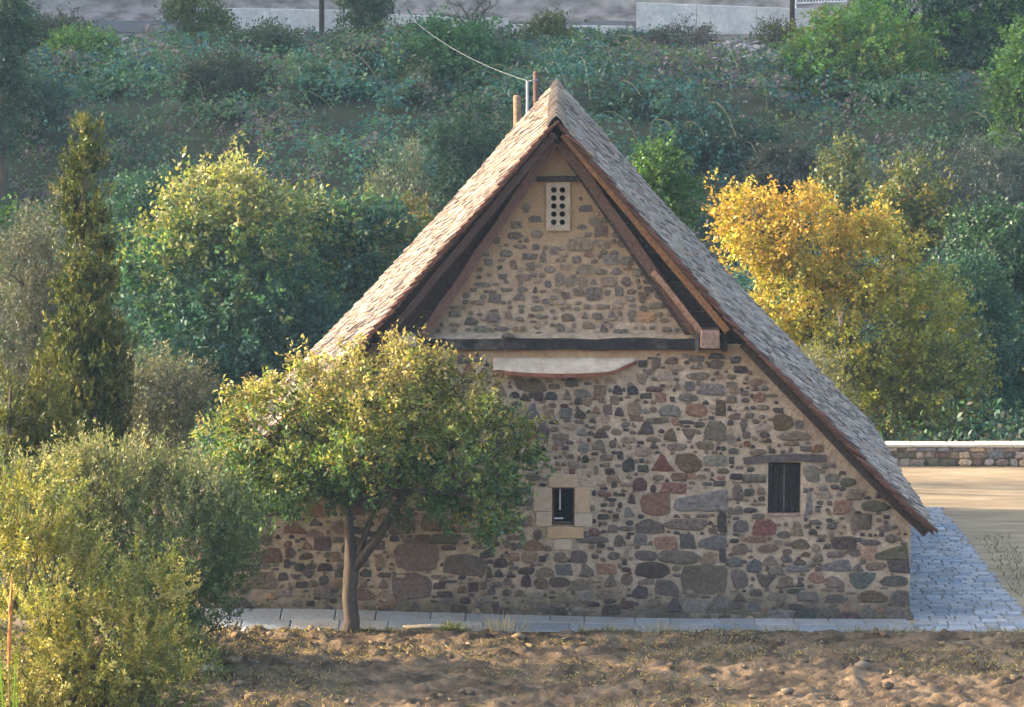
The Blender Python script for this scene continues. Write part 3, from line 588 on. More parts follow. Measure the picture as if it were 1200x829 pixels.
# ---- timbers of the gable
def px2(px, py, Y): p = P(px, py, Y); return (p.x, p.z)
def timber(name, p0, p1, w, y0, y1, c, wob=.01, label=None):
    mb = MB(); beam(mb, p0, p1, w, y0, y1, c, wob, 12); o = mb.build(name, M['wood'], church, bevel=.01)
    if label: o["label"] = label
    return o
TIE = timber("tie_beam", px2(478,404,-.03), px2(850,403.5,-.03), .185, -.12, .16, (.028,.024,.026), .016, "charred black tie beam across the gable")
TIE.data.materials.clear(); TIE.data.materials.append(mat("charred_wood", (.13,.10,.08), .85, col2=(.016,.014,.016), scale=2.2, bump=.8, var=.4, mixfac=(.52,.72)))
Yr = -.06
timber("inner_rafter", px2(495,395,Yr), px2(650,166,Yr), .17, -.14, .10, (.125,.068,.055), .012)
timber("inner_rafter", px2(818,392,Yr), px2(657,166,Yr), .19, -.14, .10, (.115,.065,.050), .012)
Yo = -.30
timber("outer_rafter", px2(440,410,Yo), px2(650,156,Yo), .13, -.40, -.2, (.075,.045,.04), .01)
timber("outer_rafter", px2(852,388,Yo), px2(660,157,Yo), .12, -.40, -.2, (.21,.105,.05), .01, "orange-brown outer rafter below the right verge")
# plank infill between the rafters, at the depth of the upper wall
def infill(sgn, c):
    mb = MB(); N_ = 7
    for k in range(N_):
        zA = ZB+.05+(gz1-ZB)*k/N_; zB = ZB+.05+(gz1-ZB)*(k+1)/N_-.01
        xo = lambda z: float(np.interp(-z-.16, -RZ, RX))
        xi = lambda z: max(.0, (gz1-z)*((gx1-gx0)/2)/(gz1-ZB)-.12)
        V = [(AX+sgn*xi(zA),.14,zA),(AX+sgn*xo(zA),.14,zA),(AX+sgn*xo(zB),.14,zB),(AX+sgn*xi(zB),.14,zB)]
        V += [(v[0],.17,v[2]) for v in V]
        mb2 = MB(); mb2.add(V, [(0,1,2,3),(7,6,5,4),(0,4,5,1),(1,5,6,2),(2,6,7,3),(3,7,4,0)], tuple(np.array(c)*random.uniform(.75,1.3))); mb2.build("infill_board", M['wood'], church)
infill(-1, (.070,.048,.046)); infill(1, (.060,.042,.042))
mb = MB(); pxbox(mb, 821, 388, 844, 409, -.42, .3, (.24,.155,.125), -.42); mb.build("plate_end", M['wood'], church, bevel=.02)
mb = MB(); pxbox(mb, 466, 394, 488, 407, -.42, .3, (.27,.22,.19), -.42); mb.build("plate_end", M['wood'], church, bevel=.02)
mb = MB(); pxbox(mb, 814, 386, 819, 411, -.16, .05, (.10,.09,.09)); mb.build("iron_strap", M['wood'], church)
mb = MB(); pxbox(mb, 846, 386, 852, 411, -.16, .05, (.05,.04,.04)); mb.build("iron_strap", M['wood'], church)
mb = MB(); p, q = px2(765,318,-.16), px2(822,390,-.3); beam(mb, p, q, .10, -.30, -.15, (.25,.14,.09), .012); mb.build("purlin", M['wood'], church)
# soffit rafters under the lower verges
for sg in (-1, 1):
    mb = MB(); pts = [(AX+sg*x, z) for x, z in zip(RX[6:], RZ[6:])]
    for k in range(len(pts)-1):
        nrm = Vector((pts[k+1][0]-pts[k][0], 0, pts[k+1][1]-pts[k][1])).normalized(); off = (-abs(nrm.z)*.15*sg, -abs(nrm.x)*.15)
        beam(mb, (pts[k][0]+off[0], pts[k][1]+off[1]), (pts[k+1][0]+off[0], pts[k+1][1]+off[1]), .12, -.28+.002*k, -.06, (.045,.030,.026), 0, 2)
    mb.build("verge_rafter", M['wood'], church)

# ---- roof: boarding slab, tiles, verge tiles, ridge tiles
TC = [(.33,.285,.235),(.285,.245,.205),(.36,.31,.255),(.25,.215,.185),(.31,.255,.20),(.20,.17,.155)]
def sag(s_, y_): return float(.05*(fbm(np.array([[s_*.45, y_*.4, 3.1]]), 2, 55)[0]-.5)*2)
for sg in (-1, 1):
    V = []; F = []; n = len(RX)
    for yy in (YF+.03, YB-.03):
        for k in range(n):
            V.append((AX+sg*RX[k], yy, RZ[k]-.02)); V.append((AX+sg*RX[k], yy, RZ[k]-.10))
    for k in range(n-1):
        a, b = 2*k, 2*n+2*k
        F += [(a, a+2, b+2, b), (a+1, b+1, b+3, a+3), (a, a+1, a+3, a+2), (b, b+2, b+3, b+1)]
    F.append((2*n-2, 2*n-1, 4*n-1, 4*n-2))
    mb = MB(); mb.add(V, F, (.07,.045,.035)); slope = mb.build("roof_slope", M['wood'], church)
    slope["label"] = "sunlit left roof slope" if sg < 0 else "right roof slope in shade"
    tiles = MB(); ex = .155; s = .0; course = 0; vm = None
    while s < arc[-1]-.02:
        s0, s1 = s, min(s+ex*2.0, arc[-1]+.06)
        xa, za = on_roof(s0); xb, zb2 = on_roof(min(s1, arc[-1]))
        if s1 > arc[-1]: d = (s1-arc[-1]); ux, uz = (RX[-1]-RX[-2]), (RZ[-1]-RZ[-2]); l = math.hypot(ux, uz); xb += ux/l*d; zb2 += uz/l*d
        tx, tz = xb-xa, zb2-za; l = math.hypot(tx, tz); tx /= l; tz /= l; nx, nz = -tz, tx
        if nz < 0: nx, nz = -nx, -nz
        y = YF+.20+(course % 2)*.09
        # verge tile at the front edge, its own piece
        c = tuple(np.array((.11,.052,.040))*random.uniform(.6,1.3)); mbv = MB()
        def tilebox(y0, y1, lift0, lift1, th, j=0.0, u=0.0):
            pts = []; sg_ = sag(s0, y0); lift0 += sg_; lift1 += sg_
            for (ss, lf) in ((0, lift0), (l+u, lift1)):
                for yy in (y0+j*(ss > 0), y1+j*(ss > 0)):
                    for t in (0, th):
                        pts.append((AX+sg*(xa+tx*ss+nx*(lf+t)), yy, za+tz*ss+nz*(lf+t)))
            return pts
        BF = [(0,1,3,2),(4,6,7,5),(0,4,5,1),(2,3,7,6),(1,5,7,3),(0,2,6,4)]
        mbv.add(tilebox(YF-.04+random.uniform(-.04,.03), YF+.20, -.05, .012+random.uniform(-.015,.02), .036, random.uniform(-.02,.02), random.uniform(-.03,.03)), BF, c)
        vo = mbv.build("verge_tile", M['tile'], slope)
        while y < YB:
            w = random.uniform(.155, .20); c = np.array(random.choice(TC))*random.uniform(.82,1.15)
            if random.random() < .22: c = c*np.array((.5,.46,.47))
            elif random.random() < .08: c = c*np.array((1.0,.78,.62))
            tiles.add(tilebox(y+.004, min(y+w, YB)-.004, .0+random.uniform(-.004,.004), .040+random.uniform(-.016,.03), .020, random.uniform(-.012,.012), random.uniform(-.025,.02)), BF, tuple(c))
            y += w
        s += ex; course += 1
    tag(tiles.build("roof_tiles", M['tile'], slope), "weathered flat clay tiles in close courses", kind="stuff")
y = YF-.03; k = 0
while y < YB:
    mb = MB(); L_ = .34; c = tuple(np.array(random.choice(TC))*random.uniform(.85,1.05)); dz = .055+random.uniform(-.01,.015)
    V = []
    for yy, up_ in ((y, .03), (min(y+L_+.05, YB), 0)):
        for xx, zz in ((-.17,-.20),(-.09,-.07),(0,.0),(.09,-.07),(.17,-.20)):
            V.append((AX+xx, yy, RZ[0]+dz+up_+zz)); V.append((AX+xx*.9, yy, RZ[0]+dz+up_+zz-.025))
    F = []
    for q in range(4): a = 2*q; F += [(a, a+2, a+12, a+10), (a+1, a+11, a+13, a+3), (a, a+1, a+3, a+2), (a+10, a+12, a+13, a+11)]
    mb.add(V, F, c); mb.build("ridge_tile", M['tile'], church); y += L_
# ------------------------------------------------------------------ low yard wall with coping
ywall = empty("boundary_wall", P(1116, 548, 16.6), "low rubble boundary wall with pale coping at the far edge of the yard", "wall")
wy = 16.6; wz = P(1116, 521, wy).z; wx0, wx1 = 3.0, 24.0
mb = MB(); mb.box(wx0, wx1, wy+.03, wy+.42, -.2, wz-.07); core = mb.build("wall_core", M['mortar'], ywall)
zr = 0.0; rowh = [(.0,.17),(.18,.33),(.34,wz-.075)]
for (z0, z1) in rowh:
    x = wx0+rr.uniform(0,.1)
    while x < wx1-.15:
        w = rr.uniform(.16,.42); mb = MB()
        if x < 15:
            V, F = stone_geo(x, x+w, z0+rr.uniform(-.01,.01), z1+rr.uniform(-.01,.02), rr.choice("rrodq"), wy+.02, rr.uniform(.02,.05))
            mb.add(V, F, tuple(np.array(CC[rr.choice("KQGBBTDNTY")])*rr.uniform(.9,1.3))); mb.build("stone", M['stone'], ywall)
        x += w+.025
x = wx0
while x < wx1:
    w = rr.uniform(.5,.9); mb = MB(); mb.box(x+.006, min(x+w, wx1)-.006, wy-.03, wy+.48, wz-.07+rr.uniform(0,.004), wz+rr.uniform(-.008,.012), tuple(np.array((.52,.46,.38))*rr.uniform(.9,1.1)))
    mb.build("coping_slab", M['sandstone'], ywall, bevel=.015); x += w

# ------------------------------------------------------------------ road, retaining walls, poles
RY = 77.7
X_, Y_ = np.arange(-60,60.1,1.0), np.array([77.9,79,81,83.5,84.5])
grid_sheet("road", X_, Y_, lambda X, Y: hz(X, Y)*0+np.interp(Y, PROF[:,0], PROF[:,1])+.03, M['asphalt'])
def conc_wall(label, pts, depth, name="retaining_wall"):
    a, b = P(pts[0][0], pts[0][1], RY), P(pts[1][0], pts[1][1], RY); c, d = P(pts[2][0], pts[2][1], RY), P(pts[3][0], pts[3][1], RY)
    root = empty(name, (a.x, RY, min(c.z, d.z)), label, "wall"); n = max(2, int((b.x-a.x)/2.4))
    for k in range(n):
        t0, t1 = k/n, (k+1)/n; V = []
        for y in (RY, RY+depth):
            for t, g in ((t0, .006), (t1, -.006)):
                V.append((a.x+(b.x-a.x)*t+g, y, c.z+(d.z-c.z)*t-.5)); V.append((a.x+(b.x-a.x)*t+g, y, a.z+(b.z-a.z)*t))
        mb = MB(); mb.add(V, [(0,2,3,1),(4,5,7,6),(0,1,5,4),(2,6,7,3),(1,3,7,5),(0,4,6,2)]); mb.build("wall_panel", M['concrete'], root, bevel=.015)
    return root
conc_wall("tall pale concrete retaining wall beside the road, streaked, near the right pole", ((746,3),(957,11),(746,36),(957,37)), .3)
conc_wall("low pale concrete kerb wall left of the tall retaining wall", ((598,29),(742,31),(598,44),(742,44)), .4, "kerb_wall")
conc_wall("grey concrete wall behind the bare tree at the top", ((452,17),(596,22),(452,44),(596,44)), .25)
conc_wall("low grey roadside wall left of the left pole", ((225,9),(450,13),(225,32),(450,34)), .25)
def pole(px, label):
    p = P(px, 34, RY-.5); root = empty("utility_pole", (p.x, p.y, p.z-.6), label, "pole", "utility poles along the road")
    mb = MB(); mb.tube([(p.x,p.y,p.z-.6),(p.x+.02,p.y,p.z+3),(p.x+.03,p.y,p.z+8)], [.11,.10,.08], 10, (.07,.05,.042)); mb.build("pole_shaft", M['wood'], root, True)
    mb = MB(); mb.box(p.x-.7,p.x+.7,p.y-.06,p.y+.06,p.z+7.3,p.z+7.42,(.08,.06,.05)); mb.build("crossarm", M['wood'], root)
pole(377, "dark wooden utility pole at the top left beside the grey roadside wall")
pole(928, "dark wooden utility pole in front of the tall pale retaining wall")
ra, rb = P(934, 4, RY+.15), P(992, 2, RY+.15); rail = empty("railing", (ra.x, ra.y, ra.z), "white metal railing above the right end of the retaining wall", "railing")
mb = MB(); mb.tube([(ra.x,ra.y,ra.z+.9),(rb.x,rb.y,rb.z+.9)], [.03,.03], 6); mb.build("top_rail", M['paint'], rail)
mb = MB(); mb.tube([(ra.x,ra.y,ra.z),(rb.x,rb.y,rb.z)], [.03,.03], 6); mb.build("bottom_rail", M['paint'], rail)
for k in range(17):
    t = k/16; x = ra.x+(rb.x-ra.x)*t; z = ra.z+(rb.z-ra.z)*t
    mb = MB(); mb.tube([(x,ra.y,z),(x,ra.y,z+.9)], [.014,.014], 5); mb.build("baluster", M['paint'], rail)
mb = MB(); mb.tube([(ra.x-.05,ra.y,ra.z-1.5),(ra.x-.05,ra.y,ra.z+.9)],[.035,.035],6); mb.build("rail_post", M['paint'], rail)
# posts, pipe and cable behind the ridge
def post(px, py, Y, r, c, label):
    p = P(px, py, Y); mb = MB()
    mb.tube([(p.x+.06,Y,-.2),(p.x+.03,Y,p.z*.5),(p.x+.01,Y,p.z*.9),(p.x,Y,p.z-.04),(p.x+.005,Y,p.z)], [r*1.25,r*1.1,r,r,r*.8], 12, c, .06)
    o = mb.build("wooden_post", M['wood'], None, True); tag(o, label, "post"); return p
post(606, 112, 14.4, .085, (.22,.14,.09), "short thick weathered wooden post rising behind the left roof slope")
post(628, 84, 15.2, .065, (.10,.06,.05), "dark slender wooden post just behind the ridge")
pp = P(618, 95, 14.8); mb = MB(); mb.tube([(pp.x,14.8,-.2),(pp.x,14.8,pp.z)], [.035,.03], 8); mb.tube([(pp.x,14.8,pp.z-.02),(pp.x+.22,14.9,pp.z+.02)], [.02,.02], 6)
tag(mb.build("metal_pipe", M['metal'], None, True), "thin grey metal pipe carrying the cable between the two posts", "pipe")
def cable(p, q, sag, r, label):
    mb = MB(); pts = [p.lerp(q, t/24)-Vector((0,0,sag*4*(t/24)*(1-t/24))) for t in range(25)]
    mb.tube(pts, [r]*25, 5); tag(mb.build("overhead_cable", M['cable'], None, True), label, "cable")
cable(pp, P(440, -22, 70), .5, .010, "pale cable running from the pipe behind the ridge up to the left")

# ------------------------------------------------------------------ vegetation
def ell(px, py, Y, rx, ry, rd=None):
    s = S(Y); c = P(px, py, Y); return (c.x, c.y, c.z, rx/s, (rd if rd else .5*(rx+ry)/s), ry/s)
def leaves(Pn, A, Nn, L_, W_, col, fold=.18):
    A = unit(A); Sd = unit(np.cross(A, Nn)); Nn = np.cross(Sd, A); n = len(Pn)
    V = np.empty((n, 4, 3), np.float32); L_ = L_[:,None]; W_ = W_[:,None]
    V[:,0] = Pn; V[:,1] = Pn+A*L_*.45+Sd*W_*.5+Nn*W_*fold; V[:,2] = Pn+A*L_-Nn*L_*.12; V[:,3] = Pn+A*L_*.45-Sd*W_*.5+Nn*W_*fold
    F = np.arange(n*4).reshape(n, 4)
    return V.reshape(-1,3), F, np.repeat(np.clip(col, .004, .9), 4, axis=0)
def twig_points(g, blobs, ntw, shell, gap, seed, gf=1.6, tpc=9, cr=None):
    B = np.array(blobs); wgt = (B[:,3]*B[:,4]+B[:,3]*B[:,5]+B[:,4]*B[:,5]); nc = max(8, int(ntw*1.9/tpc)); k = g.choice(len(B), nc, p=wgt/wgt.sum())
    u = unit(g.normal(size=(nc, 3))); r = shell[0]+(shell[1]-shell[0])*g.random(nc)**.6
    lump = .82+.36*fbm(u*2.3+k[:,None]*5.1, 2, seed)
    p = B[k,:3]+u*B[k,3:]*(r*lump)[:,None]; nrm = unit(u/B[k,3:])
    keep = np.ones(len(p), bool)
    for b in B:                        # thin out what is deep inside another lobe
        d = np.sum(((p-b[:3])/b[3:])**2, 1); keep &= ~((d < .35) & (g.random(len(p)) < .6))
    keep &= fbm(p*gf, 2, seed+5) > gap*(.85+.3*g.random(len(p)))
    p, nrm = p[keep][:max(1, ntw//tpc)], nrm[keep][:max(1, ntw//tpc)]; m = len(p)
    if cr is None: cr = .07+.13*float(B[:,3:].mean())
    cid = np.repeat(np.arange(m), tpc); sc = (.6+.8*g.random(m))[cid]
    q = p[cid]+g.normal(size=(m*tpc,3))*np.array([1,1,.8])*(cr*sc)[:,None]
    return q, unit(nrm[cid]+.8*unit(q-p[cid]+1e-6)), p[cid], cid
def crown(g, blobs, ntw, per, tl, ll, lw, pal, shell=(.45,1.0), gap=.42, up=.35, out=.8, rnd=.7, droop=0, seed=0, spread=.35, ymax=None, tone=None, gf=1.6, jit=.18, tpc=9, cr=None, cdir=.0, fan=None):
    p, nrm, pc, cid = twig_points(g, blobs, ntw, shell, gap, seed, gf, tpc, cr); n = len(p); cd = g.normal(size=(cid.max()+1,3))*cdir; cb = 1+.16*g.normal(size=(cid.max()+1,1))
    d = unit(nrm*out+np.array([0,0,1])*up+g.normal(size=(n,3))*rnd+cd[cid])
    tlen = tl*(.5+g.random(n)); t = g.random((n, per)); ax = d[:,None,:]+g.normal(size=(n,per,3))*(fan or spread*2)+np.array([0,0,-droop])
    pos = p[:,None,:]+d[:,None,:]*(t*tlen[:,None])[:,:,None]+g.normal(size=(n,per,3))*(tl*spread*.45)
    pal = np.array(pal); ci = (np.clip(g.choice(len(pal), cid.max()+1)[cid]+g.integers(-1,2,n), 0, len(pal)-1) if tone is None else tone(p, nrm, g, len(pal)))
    col = (pal[ci]*cb[cid])[:,None,:]*(1+jit*g.normal(size=(n,per,1)))*(1+.06*g.normal(size=(n,per,3)))
    pos = pos.reshape(-1,3); ax = ax.reshape(-1,3); col = col.reshape(-1,3)
    nn = unit(np.array([0,0,.6])+np.repeat(nrm, per, 0)*.5+g.normal(size=(len(pos),3))*.7)
    if ymax is not None: m = pos[:,1] < ymax(pos); pos, ax, col, nn = pos[m], ax[m], col[m], nn[m]
    s = .65+.6*g.random(len(pos)); return leaves(pos, ax, nn, ll*s, lw*s, col), (p, d, tlen)
def bent(a, b, n=5, k=.12, g=random):
    a, b = Vector(a), Vector(b); l = (b-a).length; o = [a]
    for i in range(1, n): 
        t = i/n; o.append(a.lerp(b, t)+Vector((g.uniform(-k,k), g.uniform(-k,k), g.uniform(-k,k)*.5+k*math.sin(t*3.14)))*l*.5)
    return o+[b]
def plant(name, label, cat, base, blobs, kw, leafm='leaf', trunk=None, group=None, nsub=40, seed=1, barkc=None, twigs=True):
    g = np.random.default_rng(seed); random.seed(seed)
    root = empty(name, base, label, cat, group); base = Vector(base)
    (V, F, C), (tp, td, tlen) = crown(g, blobs, seed=seed, **kw)
    mb = MB(); B = np.array(blobs)
    if trunk:
        pts, rad = trunk; pts = [Vector(q) for q in pts]; mb.tube(pts, rad, 9, None, .08); top = pts[-1]; r0 = rad[-1]
    else: top = base+Vector((0,0,.1)); r0 = .05
    tips = []
    for b in B:
        c = Vector(b[:3]); q = bent(top-Vector((0,0,.05)), c, 5, .16); mb.tube(q, list(np.linspace(r0*.75, r0*.22, 6)), 6); tips.append((q[2:], c, b))
    for k in range(nsub):
        q, c, b = tips[k % len(tips)]; st = random.choice(q); u = Vector(unit(g.normal(size=(1,3)))[0]); u.z = abs(u.z)*.8-.1
        e = c+Vector((u.x*b[3], u.y*b[4], u.z*b[5]))*.85; mb.tube(bent(st, e, 4, .2), list(np.linspace(r0*.25, .006, 5)), 4)
    mb.build("trunk", M['bark'], root, True)
    o = link("crown", mesh("crown", V, F, C), M[leafm], root)
    return root
G = lambda x, y: float(hz(np.array([x]), np.array([y]))[0])

# broad-leaved tree in front of the gable
tb = P(409, 741, -1.35); Yt = -1.75
fb = [ell(430,495,Yt,115,72,1.4), ell(538,520,Yt,72,66,1.2), ell(562,585,Yt,54,42,1.0), ell(320,510,Yt,68,58,1.2), ell(295,560,Yt,42,45,1.0), ell(445,440,Yt,80,36,1.0),
      ell(375,452,Yt,52,38,.9), ell(420,545,Yt,95,32,1.1), ell(340,570,Yt,48,30,1.0), ell(588,524,Yt,36,42,.8), ell(500,470,Yt,70,55,1.0), ell(495,575,Yt,50,34,1.0), ell(330,478,Yt,40,30,.7), ell(268,500,Yt,24,26,.6)]
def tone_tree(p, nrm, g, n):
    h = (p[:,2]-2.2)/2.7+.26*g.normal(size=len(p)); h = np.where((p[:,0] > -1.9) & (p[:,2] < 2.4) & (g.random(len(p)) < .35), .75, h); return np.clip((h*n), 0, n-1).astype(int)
f1 = P(412, 660, -1.35)
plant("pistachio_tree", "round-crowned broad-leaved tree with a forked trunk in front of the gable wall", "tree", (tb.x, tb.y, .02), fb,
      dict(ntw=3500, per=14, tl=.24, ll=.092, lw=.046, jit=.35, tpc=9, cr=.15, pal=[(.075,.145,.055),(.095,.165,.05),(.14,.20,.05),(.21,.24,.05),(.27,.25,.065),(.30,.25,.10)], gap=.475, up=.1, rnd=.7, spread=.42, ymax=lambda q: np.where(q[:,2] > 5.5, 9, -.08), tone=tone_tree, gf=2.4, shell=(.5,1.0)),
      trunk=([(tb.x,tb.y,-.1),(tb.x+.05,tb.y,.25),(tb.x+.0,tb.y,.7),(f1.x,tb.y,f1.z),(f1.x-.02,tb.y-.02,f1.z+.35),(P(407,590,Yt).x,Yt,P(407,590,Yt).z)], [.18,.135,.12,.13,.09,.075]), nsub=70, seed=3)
# its second stem
o = [c for c in bpy.data.objects if c.name == "pistachio_tree"][0]
mb = MB(); mb.tube([(f1.x,tb.y,f1.z-.12), tuple(P(427,650,-1.4)), tuple(P(444,628,-1.5)), tuple(P(462,598,-1.6)), tuple(P(495,545,-1.7))], [.11,.095,.085,.07,.04], 8, None, .06)
mb.tube([(f1.x+.05,tb.y,f1.z+.0), tuple(P(426,632,-1.45)), tuple(P(437,600,-1.6)), tuple(P(450,540,-1.7))], [.07,.06,.05,.03], 7); mb.build("side_stem", M['bark'], o, True)

def painted_lit_top(z0, z1):  # paints a sunlit top: paler leaf colours with height
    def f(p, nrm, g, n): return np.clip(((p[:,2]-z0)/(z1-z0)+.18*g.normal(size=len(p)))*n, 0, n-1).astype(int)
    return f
# olive shrubs in the foreground
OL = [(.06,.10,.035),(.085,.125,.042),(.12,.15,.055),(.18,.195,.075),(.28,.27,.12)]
OY = [(.15,.17,.03),(.25,.245,.045),(.36,.33,.065),(.46,.41,.13),(.19,.20,.035)]
Yo_ = -4.6
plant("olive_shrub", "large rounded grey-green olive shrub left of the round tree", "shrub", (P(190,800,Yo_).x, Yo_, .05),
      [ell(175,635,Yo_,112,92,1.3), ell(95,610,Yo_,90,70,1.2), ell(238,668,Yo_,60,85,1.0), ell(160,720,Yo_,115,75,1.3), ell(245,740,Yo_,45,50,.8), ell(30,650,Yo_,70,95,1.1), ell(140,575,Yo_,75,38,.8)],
      dict(ntw=3300, per=22, tl=.5, ll=.075, lw=.028, pal=OL, gap=.42, up=.9, out=.6, rnd=.2, spread=.10, fan=.5, cdir=.3, tpc=7, cr=.13, tone=painted_lit_top(.8, 4.2), shell=(.55,1.0), gf=2.0), 'olive', group=None, nsub=40, seed=5)  # shrub's lit top is in the leaf colours, paler upwards
Yo2 = -8.5
plant("olive_shrub", "yellow-green olive shrub with upright silvery shoots in the bottom left corner", "shrub", (P(70,860,Yo2).x, Yo2, .05),
      [ell(60,700,Yo2,85,80,1.0), ell(170,705,Yo2,36,50,.6), ell(120,770,Yo2,95,60,1.0), ell(20,770,Yo2,80,90,1.0), ell(205,760,Yo2,28,40,.5), ell(30,610,Yo2,50,50,.7), ell(90,830,Yo2,120,40,1.0), ell(40,850,Yo2,110,60,1.2), ell(150,840,Yo2,70,45,.9), ell(100,740,Yo2-.4,70,50,.6)],
      dict(ntw=2100, per=44, tl=.42, ll=.062, lw=.03, pal=OY, gap=.47, up=.8, out=.6, rnd=.22, spread=.12, fan=.55, cdir=.35, tpc=5, cr=.12, shell=(.5,1.0), gf=2.2), 'olive', nsub=40, seed=6)
plant("olive_shrub", "low tangled olive shrub at the foot of the large rounded one", "shrub", (P(200,840,-6).x, -6, .05),
      [ell(200,800,-6,55,45,.6), ell(140,815,-6,60,40,.7)],
      dict(ntw=900, per=13, tl=.3, ll=.075, lw=.024, pal=OL+OY, gap=.40, up=.6, out=.7, rnd=.5, spread=.3, shell=(.4,1.0)), 'olive', nsub=20, seed=7)
# cypress and young conifers
def conifer(name, label, px, prof_, Y, pal, ntw, per, seed, base_py, group=None):
    bl = []; random.seed(seed)
    for i in range(len(prof_)-1):
        (y0, h0), (y1, h1) = prof_[i], prof_[i+1]; m = max(2, int((y1-y0)/14))
        for k in range(m):
            t = k/m; yy = y0+(y1-y0)*t; hw = h0+(h1-h0)*t
            bl.append(ell(px+random.uniform(-.14,.14)*hw, yy, Y+random.uniform(-.1,.1), hw*random.uniform(.75,1.0), max(13, hw*.55), hw/S(Y)))
            if hw > 12:
                for _ in range(2): bl.append(ell(px+random.choice((-1,1))*hw*random.uniform(.4,.65), yy+random.uniform(-5,5), Y+random.uniform(-.25,.25), hw*.4, 20, hw*.4/S(Y)))
    b = P(px, base_py, Y); zb = G(b.x, Y)
    g = np.random.default_rng(seed); root = empty(name, (b.x, Y, zb), label, "tree", group)
    (V, F, C), _ = crown(g, bl, ntw, per, .20, .10, .034, pal, shell=(.5,1.02), gap=.40, up=1.5, out=.55, rnd=.35, spread=.22, seed=seed, gf=3.2, jit=.2)
    top = P(px, prof_[0][0], Y); mb = MB(); mb.tube([(b.x,Y,zb-.1),(b.x+.03,Y,zb+1.2),(b.x-.02,Y,(zb+top.z)/2),(top.x,Y,top.z-.2)], [.17,.14,.09,.02], 8, None, .08); mb.build("trunk", M['bark'], root, True)
    link("crown", mesh("crown", V, F, C), M['needle'], root)
CY = [(.065,.088,.02),(.10,.115,.026),(.04,.062,.018),(.16,.155,.04)]
conifer("cypress_tree", "tall narrow cypress rising above everything at the left edge", 99, [(150,8),(180,14),(220,18),(260,21),(300,26),(350,32),(400,39),(450,44),(520,44),(620,38)], 3.5, CY, 5000, 12, 8, 690)
conifer("young_cypress", "young yellow-green cypress standing against the tall one's left foot", 58, [(418,8),(450,20),(490,27),(560,32),(640,30)], .8, [(.12,.125,.025),(.15,.15,.035),(.10,.11,.02)], 1100, 12, 9, 700)
conifer("young_cypress", "young yellow-green cypress at the very left edge of the picture", 12, [(440,8),(470,20),(520,27),(600,32),(660,30)], .4, [(.11,.12,.03),(.14,.14,.035),(.09,.10,.025)], 1100, 12, 10, 700)

def bush(name, label, cat, Y, bl, pal, n, per, ll, lw, seed, leafm='leaf', up=.3, gap=.42, trunk_h=None, group=None, tl=None, base=None, tone=None, shell=(.5,1.0), nsub=26, rnd=.7, droop=0):
    blobs = [ell(a[0], a[1], Y+(a[4] if len(a) > 4 else 0), a[2], a[3]) for a in bl]
    B = np.array(blobs); cx = float(np.average(B[:,0], weights=B[:,3])) if base is None else P(base, 400, Y).x
    zb = G(cx, Y); zmin = float((B[:,2]-B[:,5]).min())
    if cat in ("bush", "shrub", "plant") and zmin > zb+.5:       # bushes are leafy down to the ground
        rx = float(B[:,3].mean()); hh = zmin-zb
        for k_ in range(max(1, int(math.ceil(hh/1.4)))):
            blobs.append((cx+.2*math.sin(k_*2.1), Y, zmin-(k_+.4)*hh/max(1, math.ceil(hh/1.4)), rx*1.15, rx*1.1, max(.7, hh/max(1, math.ceil(hh/1.4))*.75)))
        n = int(n*(1+.2*(len(blobs)-len(B)))); B = np.array(blobs)
    zc = float(B[:,2].mean()); r = .03+.018*(zc-zb)
    th = max(zb+.3, min(zc-.4, zb+(zc-zb)*.55))
    plant(name, label, cat, (cx, Y, zb), blobs, dict(ntw=n, per=per, tl=tl or ll*3, ll=ll, lw=lw, pal=pal, gap=gap, up=up, rnd=rnd, shell=shell, tone=tone, gf=1.3, droop=droop), leafm,
          trunk=([(cx,Y,zb-.2),(cx+.05,Y,zb+(th-zb)*.5),(cx-.03,Y,th)], [r*1.6,r*1.2,r]), nsub=nsub, seed=seed, group=group)
DG = [(.030,.075,.045),(.038,.092,.05),(.024,.06,.04),(.055,.115,.05)]
BG = [(.030,.080,.062),(.042,.10,.07),(.055,.12,.065)]
MG = [(.05,.125,.032),(.07,.155,.038),(.10,.175,.035),(.04,.10,.03)]
GY_ = [(.10,.11,.085),(.12,.125,.09),(.08,.095,.075)]
# left of the church
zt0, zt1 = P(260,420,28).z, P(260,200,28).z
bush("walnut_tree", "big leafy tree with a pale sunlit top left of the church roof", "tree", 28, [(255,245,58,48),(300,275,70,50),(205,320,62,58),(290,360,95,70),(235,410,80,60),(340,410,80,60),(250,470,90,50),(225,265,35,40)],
     [(.035,.095,.075),(.042,.11,.075),(.07,.15,.065),(.17,.21,.06),(.30,.29,.11)], 3600, 13, .145, .088, 21, tone=painted_lit_top(zt0, zt1), gap=.38)  # pale lit top and blue-green shaded foot put into leaf colours
bush("walnut_tree", "darker leafy tree between the sunlit tree and the roof slope", "tree", 31, [(390,290,62,50),(440,285,45,42),(400,360,80,65),(360,330,60,55),(430,420,60,50),(370,450,70,50),(345,262,40,32)],
     [(.040,.105,.08),(.05,.12,.078),(.08,.15,.06),(.16,.17,.05)], 3200, 13, .145, .088, 22, gap=.38)
bush("autumn_shrub", "orange-tinged shrub top just above the left roof slope", "shrub", 34, [(470,265,32,26),(440,275,28,22),(490,285,25,25)], [(.10,.11,.03),(.15,.11,.03),(.08,.10,.03),(.18,.13,.03)], 700, 12, .10, .06, 23)
bush("olive_tree", "greyish olive tree behind the tall cypress at the left edge", "tree", 9, [(30,320,50,55),(15,400,60,70),(60,280,35,38),(70,380,45,60),(20,480,60,50)], GY_+[(.13,.125,.075)], 2600, 13, .085, .026, 24, 'olive', up=.6, tl=.3)
